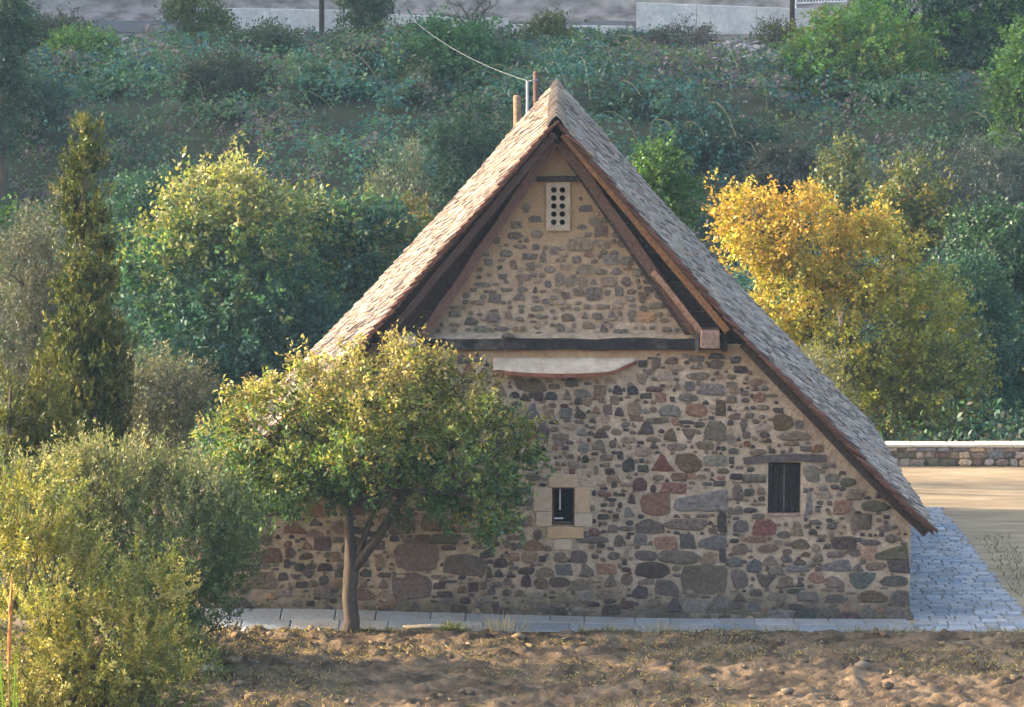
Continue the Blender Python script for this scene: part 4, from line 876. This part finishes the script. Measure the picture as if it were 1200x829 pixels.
bush("olive_tree", "small silvery olive tree right of the tall cypress", "tree", 6, [(165,455,42,42),(210,465,32,38),(170,510,50,35),(185,480,45,45)], [(.15,.155,.10),(.18,.18,.11),(.11,.125,.085)], 1500, 13, .085, .026, 25, 'olive', up=.7, tl=.3)
bush("green_bush", "bright green bush at the left edge behind the cypress", "bush", 36, [(20,270,40,28),(-10,280,40,30)], MG, 700, 12, .12, .07, 26)
bush("green_bush", "blue-green bush between the cypress and the sunlit tree", "bush", 36, [(160,250,40,35),(190,235,35,28),(140,290,40,40),(180,300,40,40)], BG, 1100, 12, .12, .07, 27)
bush("cane_clump", "clump of tall pale upright stems left of the roof peak", "plant", 40, [(455,225,14,25),(475,215,14,30),(495,220,12,26),(470,240,35,18)], [(.10,.12,.075),(.12,.135,.085),(.08,.11,.07)], 420, 16, .12, .03, 28, 'olive', up=2.6, tl=.7, rnd=.2)
# right of the church
zy0, zy1 = P(1000,510,24).z, P(1000,230,24).z
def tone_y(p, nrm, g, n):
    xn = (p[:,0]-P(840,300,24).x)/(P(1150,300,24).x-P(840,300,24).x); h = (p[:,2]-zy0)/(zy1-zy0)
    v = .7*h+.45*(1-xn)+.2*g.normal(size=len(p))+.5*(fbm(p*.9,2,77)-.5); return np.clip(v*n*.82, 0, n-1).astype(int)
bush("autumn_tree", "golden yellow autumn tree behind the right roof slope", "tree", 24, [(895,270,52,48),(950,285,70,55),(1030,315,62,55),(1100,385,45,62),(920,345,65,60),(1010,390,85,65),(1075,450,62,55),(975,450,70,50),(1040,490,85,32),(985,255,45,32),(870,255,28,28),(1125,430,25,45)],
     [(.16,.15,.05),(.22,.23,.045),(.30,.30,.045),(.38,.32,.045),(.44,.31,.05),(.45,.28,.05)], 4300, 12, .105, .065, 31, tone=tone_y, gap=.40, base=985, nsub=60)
bush("evergreen_tree", "dark evergreen tree at the right edge behind the yellow tree", "tree", 33, [(1175,290,55,45),(1185,370,55,60),(1160,440,60,60),(1200,470,50,50),(1120,500,50,25)], DG, 2600, 12, .13, .08, 32)
bush("evergreen_tree", "blue-green tree touching the right side of the yellow tree", "tree", 30, [(1128,335,34,34),(1150,390,36,50),(1140,460,40,50)], BG, 1300, 12, .12, .07, 33)
bush("sapling", "yellow-leaved sapling above the right side of the yellow tree", "tree", 37, [(1072,215,22,38),(1085,255,32,36),(1050,250,28,26),(1065,285,35,25)], [(.10,.13,.04),(.17,.16,.035),(.07,.11,.05),(.22,.17,.03)], 520, 11, .14, .09, 34, gap=.46)
bush("sapling", "pale green sapling above the middle of the yellow tree", "tree", 39, [(990,205,20,40),(1000,250,36,36),(970,240,25,28)], [(.08,.115,.07),(.10,.13,.07),(.13,.13,.04)], 480, 11, .14, .09, 35, gap=.46)
bush("grey_shrub", "wide blue-grey shrub mound at the right on the hillside", "shrub", 45, [(1080,230,80,45),(1150,220,75,50),(1010,240,60,35),(1190,260,50,40)], [(.060,.075,.070),(.07,.085,.080),(.055,.065,.065)], 2400, 12, .12, .04, 36, 'olive', up=.5)
bush("green_bush", "bright green bush right behind the right roof slope", "bush", 26, [(775,210,24,32),(790,240,28,28),(765,190,14,16)], MG, 800, 12, .10, .065, 37)
bush("silver_plant", "small silvery plant peeking over the right roof slope", "plant", 14.5, [(962,438,16,22),(978,470,18,22)], [(.16,.18,.09),(.20,.20,.11)], 260, 14, .09, .02, 38, 'olive', up=1.5, tl=.4, rnd=.3)
UG = [(.09,.21,.05),(.12,.25,.055),(.17,.28,.055),(.075,.18,.05)]
# trees on the upper slope
zu0 = P(1000,160,60).z; zu1 = P(1000,30,60).z
bush("mulberry_tree", "round green tree with yellowing side on the upper slope at the right", "tree", 60, [(1010,65,70,52),(1050,110,50,50),(985,112,58,45),(942,98,34,34),(1020,142,62,30)], UG+[(.20,.22,.04)], 3000, 12, .15, .10, 41, gap=.36)
bush("evergreen_tree", "tall dark green tree at the top right beside the road", "tree", 66, [(1080,20,70,40),(1130,60,45,50),(1140,15,50,40),(1190,10,40,40),(1110,100,40,30)], DG+UG[:2], 2600, 12, .16, .10, 42, gap=.38)
bush("evergreen_tree", "bright green tree cut by the right edge of the upper slope", "tree", 54, [(1195,110,26,50),(1190,160,24,32),(1205,60,25,30)], UG, 1000, 12, .15, .09, 43)
bush("green_bush", "bushy green shrub on the slope left of the roof peak", "bush", 60, [(520,70,45,40),(560,75,48,42),(590,105,35,30),(500,100,35,30)], [(.045,.13,.05),(.06,.155,.055),(.05,.14,.06)], 2400, 12, .15, .08, 44, gap=.34)
bush("yellow_bush", "yellow-green round bush beside the kerb wall above the peak", "bush", 74, [(640,38,17,16),(645,55,20,16)], [(.10,.12,.035),(.13,.14,.04)], 500, 12, .13, .07, 45)
bush("green_bush", "leafy bush below the kerb wall right of the peak", "bush", 70, [(690,72,32,22),(660,85,28,20),(725,75,30,22)], BG+MG, 1000, 12, .15, .09, 46)
bush("brown_shrub", "purplish brown shrub below the left end of the tall retaining wall", "shrub", 72, [(800,62,40,28),(770,75,30,22)], [(.075,.065,.06),(.06,.07,.05),(.085,.07,.06)], 1000, 12, .13, .05, 47, 'olive')
bush("brown_shrub", "small dark shrub at the foot of the right utility pole", "shrub", 75, [(915,44,22,12)], [(.07,.055,.045),(.06,.07,.035),(.10,.10,.03)], 320, 12, .12, .05, 48)
bush("yellow_bush", "yellow-green bush near the road at the top left", "bush", 72, [(225,15,26,16),(240,28,24,14)], [(.09,.13,.035),(.12,.15,.035),(.07,.11,.04)], 600, 12, .14, .08, 49)
bush("green_bush", "fresh green bush on the left hillside", "bush", 62, [(105,70,26,24),(112,95,24,22),(85,60,22,16)], UG, 900, 12, .14, .08, 50)
bush("evergreen_tree", "dark tree cut off by the left edge of the hillside", "tree", 50, [(0,60,20,60),(-5,140,24,60),(5,20,22,30)], DG, 1200, 12, .14, .08, 51)
bush("poplar_tree", "slender pale green tree beside the road at the top", "tree", 71, [(425,5,26,32),(418,35,22,22),(440,-15,25,25)], [(.06,.10,.05),(.075,.115,.055),(.05,.085,.05)], 1100, 12, .13, .06, 52, up=.8)
bush("yellow_bush", "sparse yellowish shrub left of the bushy green shrub", "bush", 58, [(490,110,14,26),(480,140,16,24)], [(.10,.125,.06),(.13,.14,.06)], 360, 12, .13, .06, 53, up=.8)
for k, (px, py, rx, ry, Y, lab, pal) in enumerate([
    (60,45,40,18,66,"olive-brown scrub bush at the top left corner of the hillside",[(.06,.075,.045),(.08,.075,.055)]),
    (300,55,45,20,66,"low green scrub bush below the left roadside wall",[(.05,.08,.045),(.06,.09,.05)]),
    (400,85,40,35,60,"grey-green scrub mound left of the slender pale tree's foot",BG),
    (265,95,45,25,56,"dull green scrub mound above the sunlit leafy tree",[(.05,.075,.05),(.06,.07,.055)]),
    (560,155,50,35,50,"dark scrub mound left of the two posts",DG),
    (740,135,45,22,58,"pale green scrub patch right of the peak",[(.06,.10,.055),(.07,.11,.055)]),
    (850,165,60,25,54,"grey-green scrub mound right of the right roof slope top",BG+[(.08,.08,.06)]),
    (920,200,35,22,48,"dark grey scrub bush left of the pale green sapling",[(.05,.06,.055),(.06,.065,.06)]),
    (30,120,35,35,54,"blue-green scrub mound behind the cypress top",BG)]):
    bush("scrub_bush", lab, "bush", Y, [(px,py,rx,ry),(px+rx*.5,py+ry*.4,rx*.6,ry*.7),(px-rx*.5,py+ry*.3,rx*.6,ry*.7)], pal, 900, 12, .13, .065, 60+k, nsub=12, group="scrub bushes on the hillside")
# bare tree at the top
bp_ = P(558, 26, 76); root = empty("bare_tree", (bp_.x, 76, G(bp_.x,76)), "leafless dark tree in front of the grey roadside wall at the top", "tree")
mb = MB(); random.seed(77); g0 = Vector((bp_.x,76,G(bp_.x,76)-.1)); f0 = g0+Vector((0,0,.9)); mb.tube([g0, f0], [.15,.11], 7)
tw = MB()
for k in range(9):
    an = random.uniform(0,6.28); e = f0+Vector((math.cos(an)*random.uniform(.8,2.0), math.sin(an)*.8, random.uniform(.5,1.6))); q = bent(f0, e, 4, .25); mb.tube(q, list(np.linspace(.06,.02,5)), 5)
    for j in range(5):
        s_ = random.choice(q[1:]); tw.tube(bent(s_, s_+Vector((random.uniform(-.7,.7), random.uniform(-.4,.4), random.uniform(.0,.8))), 3, .25), list(np.linspace(.016,.005,4)), 4)
mb.build("trunk", M['bark'], root, True); tw.build("twigs", M['bark'], root)

# bramble thicket covering the slope
g = np.random.default_rng(90); n = 21000
x = g.uniform(-29, 29, n); y = 42+g.random(n)**.85*35; per = 13
def mound(x, y): return hz(x, y)+np.clip(n2(x, y, .33, 3, 61)-.34, 0, 1)*np.clip((69-y)/9, 0.03, 1)*6.0
keep = (n2(x, y, .5, 3, 66) > np.where(y > 57, .29, .22))
rock = (np.abs(x-P(880,85,66).x) < 2.6) & (y > 62); keep &= ~(rock & (g.random(n) < .93)); keep &= ~((x > P(250,40,66).x-6) & (x < P(250,40,66).x+0) & (y > 68) & (g.random(n) < .8))
x, y = x[keep], y[keep]; n = len(x)
z0 = mound(x, y); az = g.normal(-math.pi/2, 1.0, n); Ls = .6+1.3*g.random(n); t = (np.arange(per)[None,:]+g.random((n, per)))/per
arch = .25+.5*g.random(n)
px_ = x[:,None]+np.cos(az)[:,None]*Ls[:,None]*t; py_ = y[:,None]+np.sin(az)[:,None]*Ls[:,None]*t
pz_ = z0[:,None]+(arch*Ls)[:,None]*(1.6*t-2.0*t*t)+.05
pos = np.stack([px_, py_, pz_], 2).reshape(-1,3)+g.normal(size=(n*per,3))*.06
floor_ = mound(pos[:,0], pos[:,1])+.02; pos[:,2] = np.maximum(pos[:,2], floor_)
f1_ = n2(x, y, .16, 3, 71); f2_ = n2(x, y, .3, 3, 72)
pal = np.array([(.035,.125,.12),(.055,.165,.145),(.08,.17,.085),(.15,.135,.11),(.13,.20,.075),(.145,.11,.135)])  # teal leaf tint also carries the blue haze of the slope
ci = np.clip((f1_-.25)*2*3+g.normal(0,.5,n), 0, 2).astype(int); ci = np.where((f2_ > .58) & (g.random(n) < .7), 3+g.integers(0,3,n), ci)
hi = (y > 58) & (g.random(n) < .35); ci = np.where(hi, g.choice([2,3,4,5], n), ci)
col = np.repeat(pal[ci]*(.25+.7*n2(x, y, .55, 2, 75)+.8*n2(x, y, .17, 2, 76))[:,None], per, 0)*(1+.25*g.normal(size=(n*per,1)))
ax = np.repeat(np.stack([np.cos(az), np.sin(az), np.full(n,-.2)], 1), per, 0)+g.normal(size=(n*per,3))*.7
nn = unit(np.array([0,-.5,.9])+g.normal(size=(n*per,3))*.6); s = .7+.6*g.random(n*per)
V, F, C = leaves(pos, ax, nn, .165*s, .092*s, col)
o = link("bramble_thicket", mesh("bramble_thicket", V, F, C), M['leaf']); tag(o, "tangled blue-green bramble thicket covering the hillside behind the church", "thicket", kind="stuff")
# pale arching bramble canes
m = 1500; k = g.choice(n, m, replace=False); q = 7; tt = np.linspace(0,1,q)
cx = x[k][:,None]+np.cos(az[k])[:,None]*Ls[k][:,None]*1.3*tt; cy = y[k][:,None]+np.sin(az[k])[:,None]*Ls[k][:,None]*1.3*tt; cz = z0[k][:,None]+(arch[k]*Ls[k])[:,None]*1.5*(1.6*tt-2*tt*tt)+.1
cz = np.maximum(cz, mound(cx, cy)+.06)
A = np.stack([cx,cy,cz-.012],2); Bq = np.stack([cx+.012,cy-.012,cz+.012],2); V = np.stack([A,Bq],2).reshape(-1,3); F = []
idx = (np.arange(m)[:,None]*q+np.arange(q-1)[None,:]).ravel()*2; F = np.stack([idx, idx+2, idx+3, idx+1],1)
o = link("bramble_canes", mesh("bramble_canes", V, F, np.tile(np.array([[.16,.17,.12]]),(len(V),1))), M['leaf']); tag(o, "thin pale arching bramble canes over the hillside thicket", "canes", kind="stuff")
# undergrowth behind the yard wall and left of the church
def undergrowth(name, label, x0, x1, y0, y1, n, h, pal, ll, lw, seed):
    g = np.random.default_rng(seed); x = g.uniform(x0,x1,n); y = g.uniform(y0,y1,n); z = hz(x,y)+g.random(n)**1.5*h*np.clip(n2(x,y,.4,3,seed)*1.8-.3, 0, 1.3)
    pos = np.stack([x,y,z],1); pal = np.array(pal); V,F,C = leaves(pos, g.normal(size=(n,3))+np.array([0,0,.5]), unit(np.array([0,-.3,1])+g.normal(size=(n,3))*.6), ll*(.6+.8*g.random(n)), lw*(.6+.8*g.random(n)), pal[g.choice(len(pal),n)]*(1+.2*g.normal(size=(n,1))))
    o = link(name, mesh(name, V, F, C), M['leaf']); tag(o, label, "undergrowth", kind="stuff")
undergrowth("undergrowth", "dark leafy undergrowth between the boundary wall and the hillside", -2, 20, 19, 44, 26000, 1.6, DG+BG+[(.07,.06,.04)], .17, .10, 95)
undergrowth("undergrowth", "green undergrowth beneath the trees left of the church", -22, -7.2, 1, 44, 26000, 1.4, DG+MG+BG, .16, .09, 96)

# ------------------------------------------------------------------ field details
g = np.random.default_rng(101); random.seed(101)
ico = bmesh.new(); bmesh.ops.create_icosphere(ico, subdivisions=1, radius=1); IV = np.array([v.co[:] for v in ico.verts]); IF = np.array([[v.index for v in f.verts] for f in ico.faces]); ico.free()
n = 1000; cx = g.uniform(-9,11.5,n); cy = -1.12-g.random(n)**.9*8.5; d = n2(cx, cy*1.6, .8, 3, 103); k = (d > .42) | (cy > -1.5); cx, cy = cx[k], cy[k]; n = len(cx)
r = (.015+.08*g.random(n)**3.4); cz = field_z(cx, cy)+r*.3
V = IV[None]*(1+.45*g.normal(size=(n,len(IV),1)).clip(-1.5,1.5))*np.stack([r*1.2,r*1.1,r*.75],1)[:,None,:]+np.stack([cx,cy,cz],1)[:,None,:]
F = (IF[None]+(np.arange(n)*len(IV))[:,None,None]).reshape(-1,3); pal = np.array([(.16,.115,.07),(.20,.145,.09),(.11,.08,.055),(.24,.18,.11),(.15,.12,.09)])
C = np.repeat(pal[g.choice(5,n)]*(1+.15*g.normal(size=(n,1))), len(IV), 0)
o = link("earth_clods", mesh("earth_clods", V.reshape(-1,3), F, np.clip(C,.03,.6)), M['clod']); tag(o, "crumbly brown earth clods scattered over the ploughed field", "clods", kind="stuff")
def blades(name, label, cat, x, y, z, h, w, pal, seed, lean=.5, mname='leaf', kind="stuff", parent=None):
    g = np.random.default_rng(seed); n = len(x); pal = np.array(pal)
    A = unit(np.stack([g.normal(size=n)*lean, g.normal(size=n)*lean, np.ones(n)],1)); nn = unit(g.normal(size=(n,3))*.6+np.array([0,-1,.2]))
    V,F,C = leaves(np.stack([x,y,z],1), A, nn, h*(.5+g.random(n)), np.full(n,w)*(.6+.8*g.random(n)), pal[g.choice(len(pal),n)]*(1+.15*g.normal(size=(n,1))))
    o = link(name, mesh(name, V, F, C), M[mname], parent); tag(o, label, cat, kind=kind); return o
n = 36000; bx = g.uniform(-9,11.5,n); by = -1.15-g.random(n)*8; dn = n2(bx, by*2, .45, 3, 107); k = dn > .5+.05*np.clip(bx/4, -1, 1); bx, by = bx[k], by[k]
blades("dry_stubble", "short straw-coloured stubble on the ploughed field", "stubble", bx, by, field_z(bx,by)-.01, .10, .014, [(.46,.34,.16),(.38,.28,.14),(.30,.23,.11),(.17,.17,.06),(.12,.13,.05)], 108, 1.6)
n = 260; gx_ = g.normal(8.75,.22,n); gy_ = g.uniform(1.5,8,n); gx_ = np.maximum(gx_, 8.42)
blades("verge_grass", "green grass along the outer edge of the side paving", "grass", gx_, gy_, np.full(n,.0), .10, .016, [(.07,.11,.03),(.09,.13,.035),(.16,.15,.06)], 109, .6)
def tuft(name, label, px, py, Y, n, h, pal, seed, spread=.1, w=.018, lean=.4):
    p = P(px, py, Y); g = np.random.default_rng(seed); x = p.x+g.normal(size=n)*spread; y = Y+g.normal(size=n)*spread*.6
    blades(name, label, "grass", x, y, field_z(x, np.minimum(y,-1.1))-.02, h, w, pal, seed, lean, kind=None)
tuft("weed_tuft", "small yellow-green weed growing at the edge of the paving", 530, 748, -1.15, 130, .16, [(.25,.27,.05),(.18,.22,.04),(.32,.30,.08)], 111, .09, .03, .9)
tuft("dry_grass_tuft", "pale dry grass tuft standing against the paving edge", 588, 748, -1.15, 70, .30, [(.42,.35,.2),(.5,.42,.26),(.34,.28,.15)], 112, .16, .012, .35)
n = 1500; bx2 = np.random.default_rng(131).uniform(-7,9,n); by2 = -1.1-np.abs(np.random.default_rng(132).normal(size=n))*.07; kk = n2(bx2, by2*0, 1.3, 2, 133) > .5; bx2, by2 = bx2[kk], by2[kk]
blades("edge_weeds", "short dry weeds along the front edge of the paving", "weeds", bx2, by2, np.full(len(bx2), .0), .13, .016, [(.34,.28,.16),(.25,.23,.10),(.14,.16,.06)], 134, .8)
tuft("dry_grass_tuft", "thin dry grass tuft at the right part of the paving edge", 770, 750, -1.15, 36, .25, [(.36,.30,.18),(.22,.22,.1)], 113, .1, .01, .4)
# fallen pale stick by the tree, rubble by the olive shrub
p, q = P(472,742,-1.12), P(545,744,-1.15); mb = MB(); mb.tube([(p.x,-1.14,.09),((p.x+q.x)/2,-1.18,.12),(q.x,-1.16,.08)], [.035,.04,.025], 8, (.55,.45,.33), .1); tag(mb.build("fallen_branch", M['wood'], None, True), "pale fallen branch lying along the paving edge right of the tree", "branch")
for k, (px, py, r_, lab) in enumerate([(232,806,.14,"large blue-grey rock at the foot of the olive shrubs"),(255,812,.10,"dark angular rock, rightmost in the little pile by the olives"),(212,815,.12,"grey rock partly under the low olive shrub"),(240,822,.08,"small pale rock at the front of the little pile"),(288,745,.09,"small grey rock on the pale ground left of the tree")]):
    Y = -5.4 if px < 280 else -2.0; p = P(px, py, Y); nv = IV*(1+.28*g.normal(size=(len(IV),1)))*np.array([r_*1.3,r_,r_*.8]); z_ = float(field_z(np.array([p.x]), np.array([Y]))[0])
    o = link("rock", mesh("rock", nv+np.array([p.x, Y, z_+r_*.4]), IF, np.tile(np.array([[(.22,.23,.26),(.10,.10,.12),(.24,.24,.25),(.36,.34,.32),(.25,.24,.23)][k]]),(len(IV),1))), M['stone']); tag(o, lab, "rock", "loose rocks on the field")
for k, (px, py, r_, lab) in enumerate([(846,87,.28,"white rock lying low on the bare patch below the retaining wall"),(862,73,.18,"small white rock higher on the bare patch below the wall"),(890,79,.15,"pale rock at the right of the bare patch below the wall"),(838,70,.14,"pale rock at the left of the bare patch below the wall")]):
    Y = 67.5; p = P(px, py, Y); nv = IV*(1+.22*g.normal(size=(len(IV),1)))*np.array([r_*1.5,r_,r_*.7]); z_ = max(p.z, G(p.x, Y)+.1)
    o = link("rock", mesh("rock", nv+np.array([p.x, Y, z_]), IF, np.tile(np.array([[.5,.5,.52]]),(len(IV),1))), M['stone']); tag(o, lab, "rock", "pale rocks on the hillside")
def scree(label, x0, x1, y0, y1, n, seed):
    g = np.random.default_rng(seed); x = g.uniform(x0,x1,n); y = g.uniform(y0,y1,n); r = .04+.16*g.random(n)**3; z = hz(x,y)+r*.2
    V = IV[None]*(1+.3*g.normal(size=(n,len(IV),1)).clip(-1.5,1.5))*np.stack([r*1.3,r,r*.7],1)[:,None,:]+np.stack([x,y,z],1)[:,None,:]
    F = (IF[None]+(np.arange(n)*len(IV))[:,None,None]).reshape(-1,3); pal = np.array([(.26,.25,.25),(.20,.19,.195),(.33,.31,.30),(.16,.15,.15)])
    o = link("scree", mesh("scree", V.reshape(-1,3), F, np.repeat(pal[g.choice(4,n)], len(IV), 0)), M['stone']); tag(o, label, "scree", kind="stuff")
xr = P(880,85,66).x; scree("grey stony bare patch on the slope below the tall retaining wall", xr-2.4, xr+2.2, 63, 76, 1100, 141)
xl = P(225,42,70).x; scree("grey stony bare patch on the slope at the top left", xl-4, xl+3, 68, 76.5, 1100, 142)
# reddish flower spike with green blades at the left edge
Ys = -13.0; b = P(12, 870, Ys); root = empty("reed_plant", (b.x, Ys, .0), "reddish dry flower spike with green blades at the left edge", "plant")
t1 = P(14, 672, Ys); t0_ = P(10, 780, Ys); mb = MB(); mb.tube([(b.x,Ys,0), tuple(t0_), tuple(t1)], [.012,.010,.006], 6, (.25,.20,.07)); mb.build("stem", M['wood'], root, True)
mb = MB(); pts = [t0_.lerp(t1, k/10) for k in range(11)]; mb.tube([tuple(p) for p in pts], [.012,.022,.026,.028,.03,.028,.027,.024,.02,.014,.005], 8, (.40,.17,.05), .25); mb.build("flower_spike", M['wood'], root)
for k, (px, py) in enumerate(((2,735),(6,790),(24,760),(16,800))):
    e = P(px, py, Ys); mb = MB(); V = []; F = []
    for j in range(7):
        t = j/6; c = Vector((b.x,Ys,.0)).lerp(e, t)+Vector((.05*math.sin(t*2)*(1 if k % 2 else -1), 0, .1*math.sin(t*3.1))); w = .022*(1-t)**.6+.002
        V += [(c.x-w, c.y, c.z), (c.x, c.y+.008, c.z-.004), (c.x+w, c.y, c.z)]
    for j in range(6):
        for q in range(2): F.append((3*j+q, 3*j+q+1, 3*j+q+4, 3*j+q+3))
    mb.add(V, F, (.14,.26,.03)); mb.build("blade", M['leaf'], root)

# ------------------------------------------------------------------ air
HAZE = 0.0003
if HAZE:
    hm = bpy.data.materials.new("haze"); hm.use_nodes = True; nt = hm.node_tree
    for nd in list(nt.nodes):
        if nd.type == 'BSDF_PRINCIPLED': nt.nodes.remove(nd)
    pv = nt.nodes.new("ShaderNodeVolumePrincipled"); pv.inputs["Color"].default_value = (.45,.70,1.0,1); pv.inputs["Density"].default_value = HAZE; pv.inputs["Anisotropy"].default_value = .1
    nt.links.new(pv.outputs[0], [q for q in nt.nodes if q.type == 'OUTPUT_MATERIAL'][0].inputs["Volume"])
    mb = MB(); mb.box(-720, 720, -420, 620, -6, 90); o = mb.build("haze", hm); tag(o, kind="stuff")
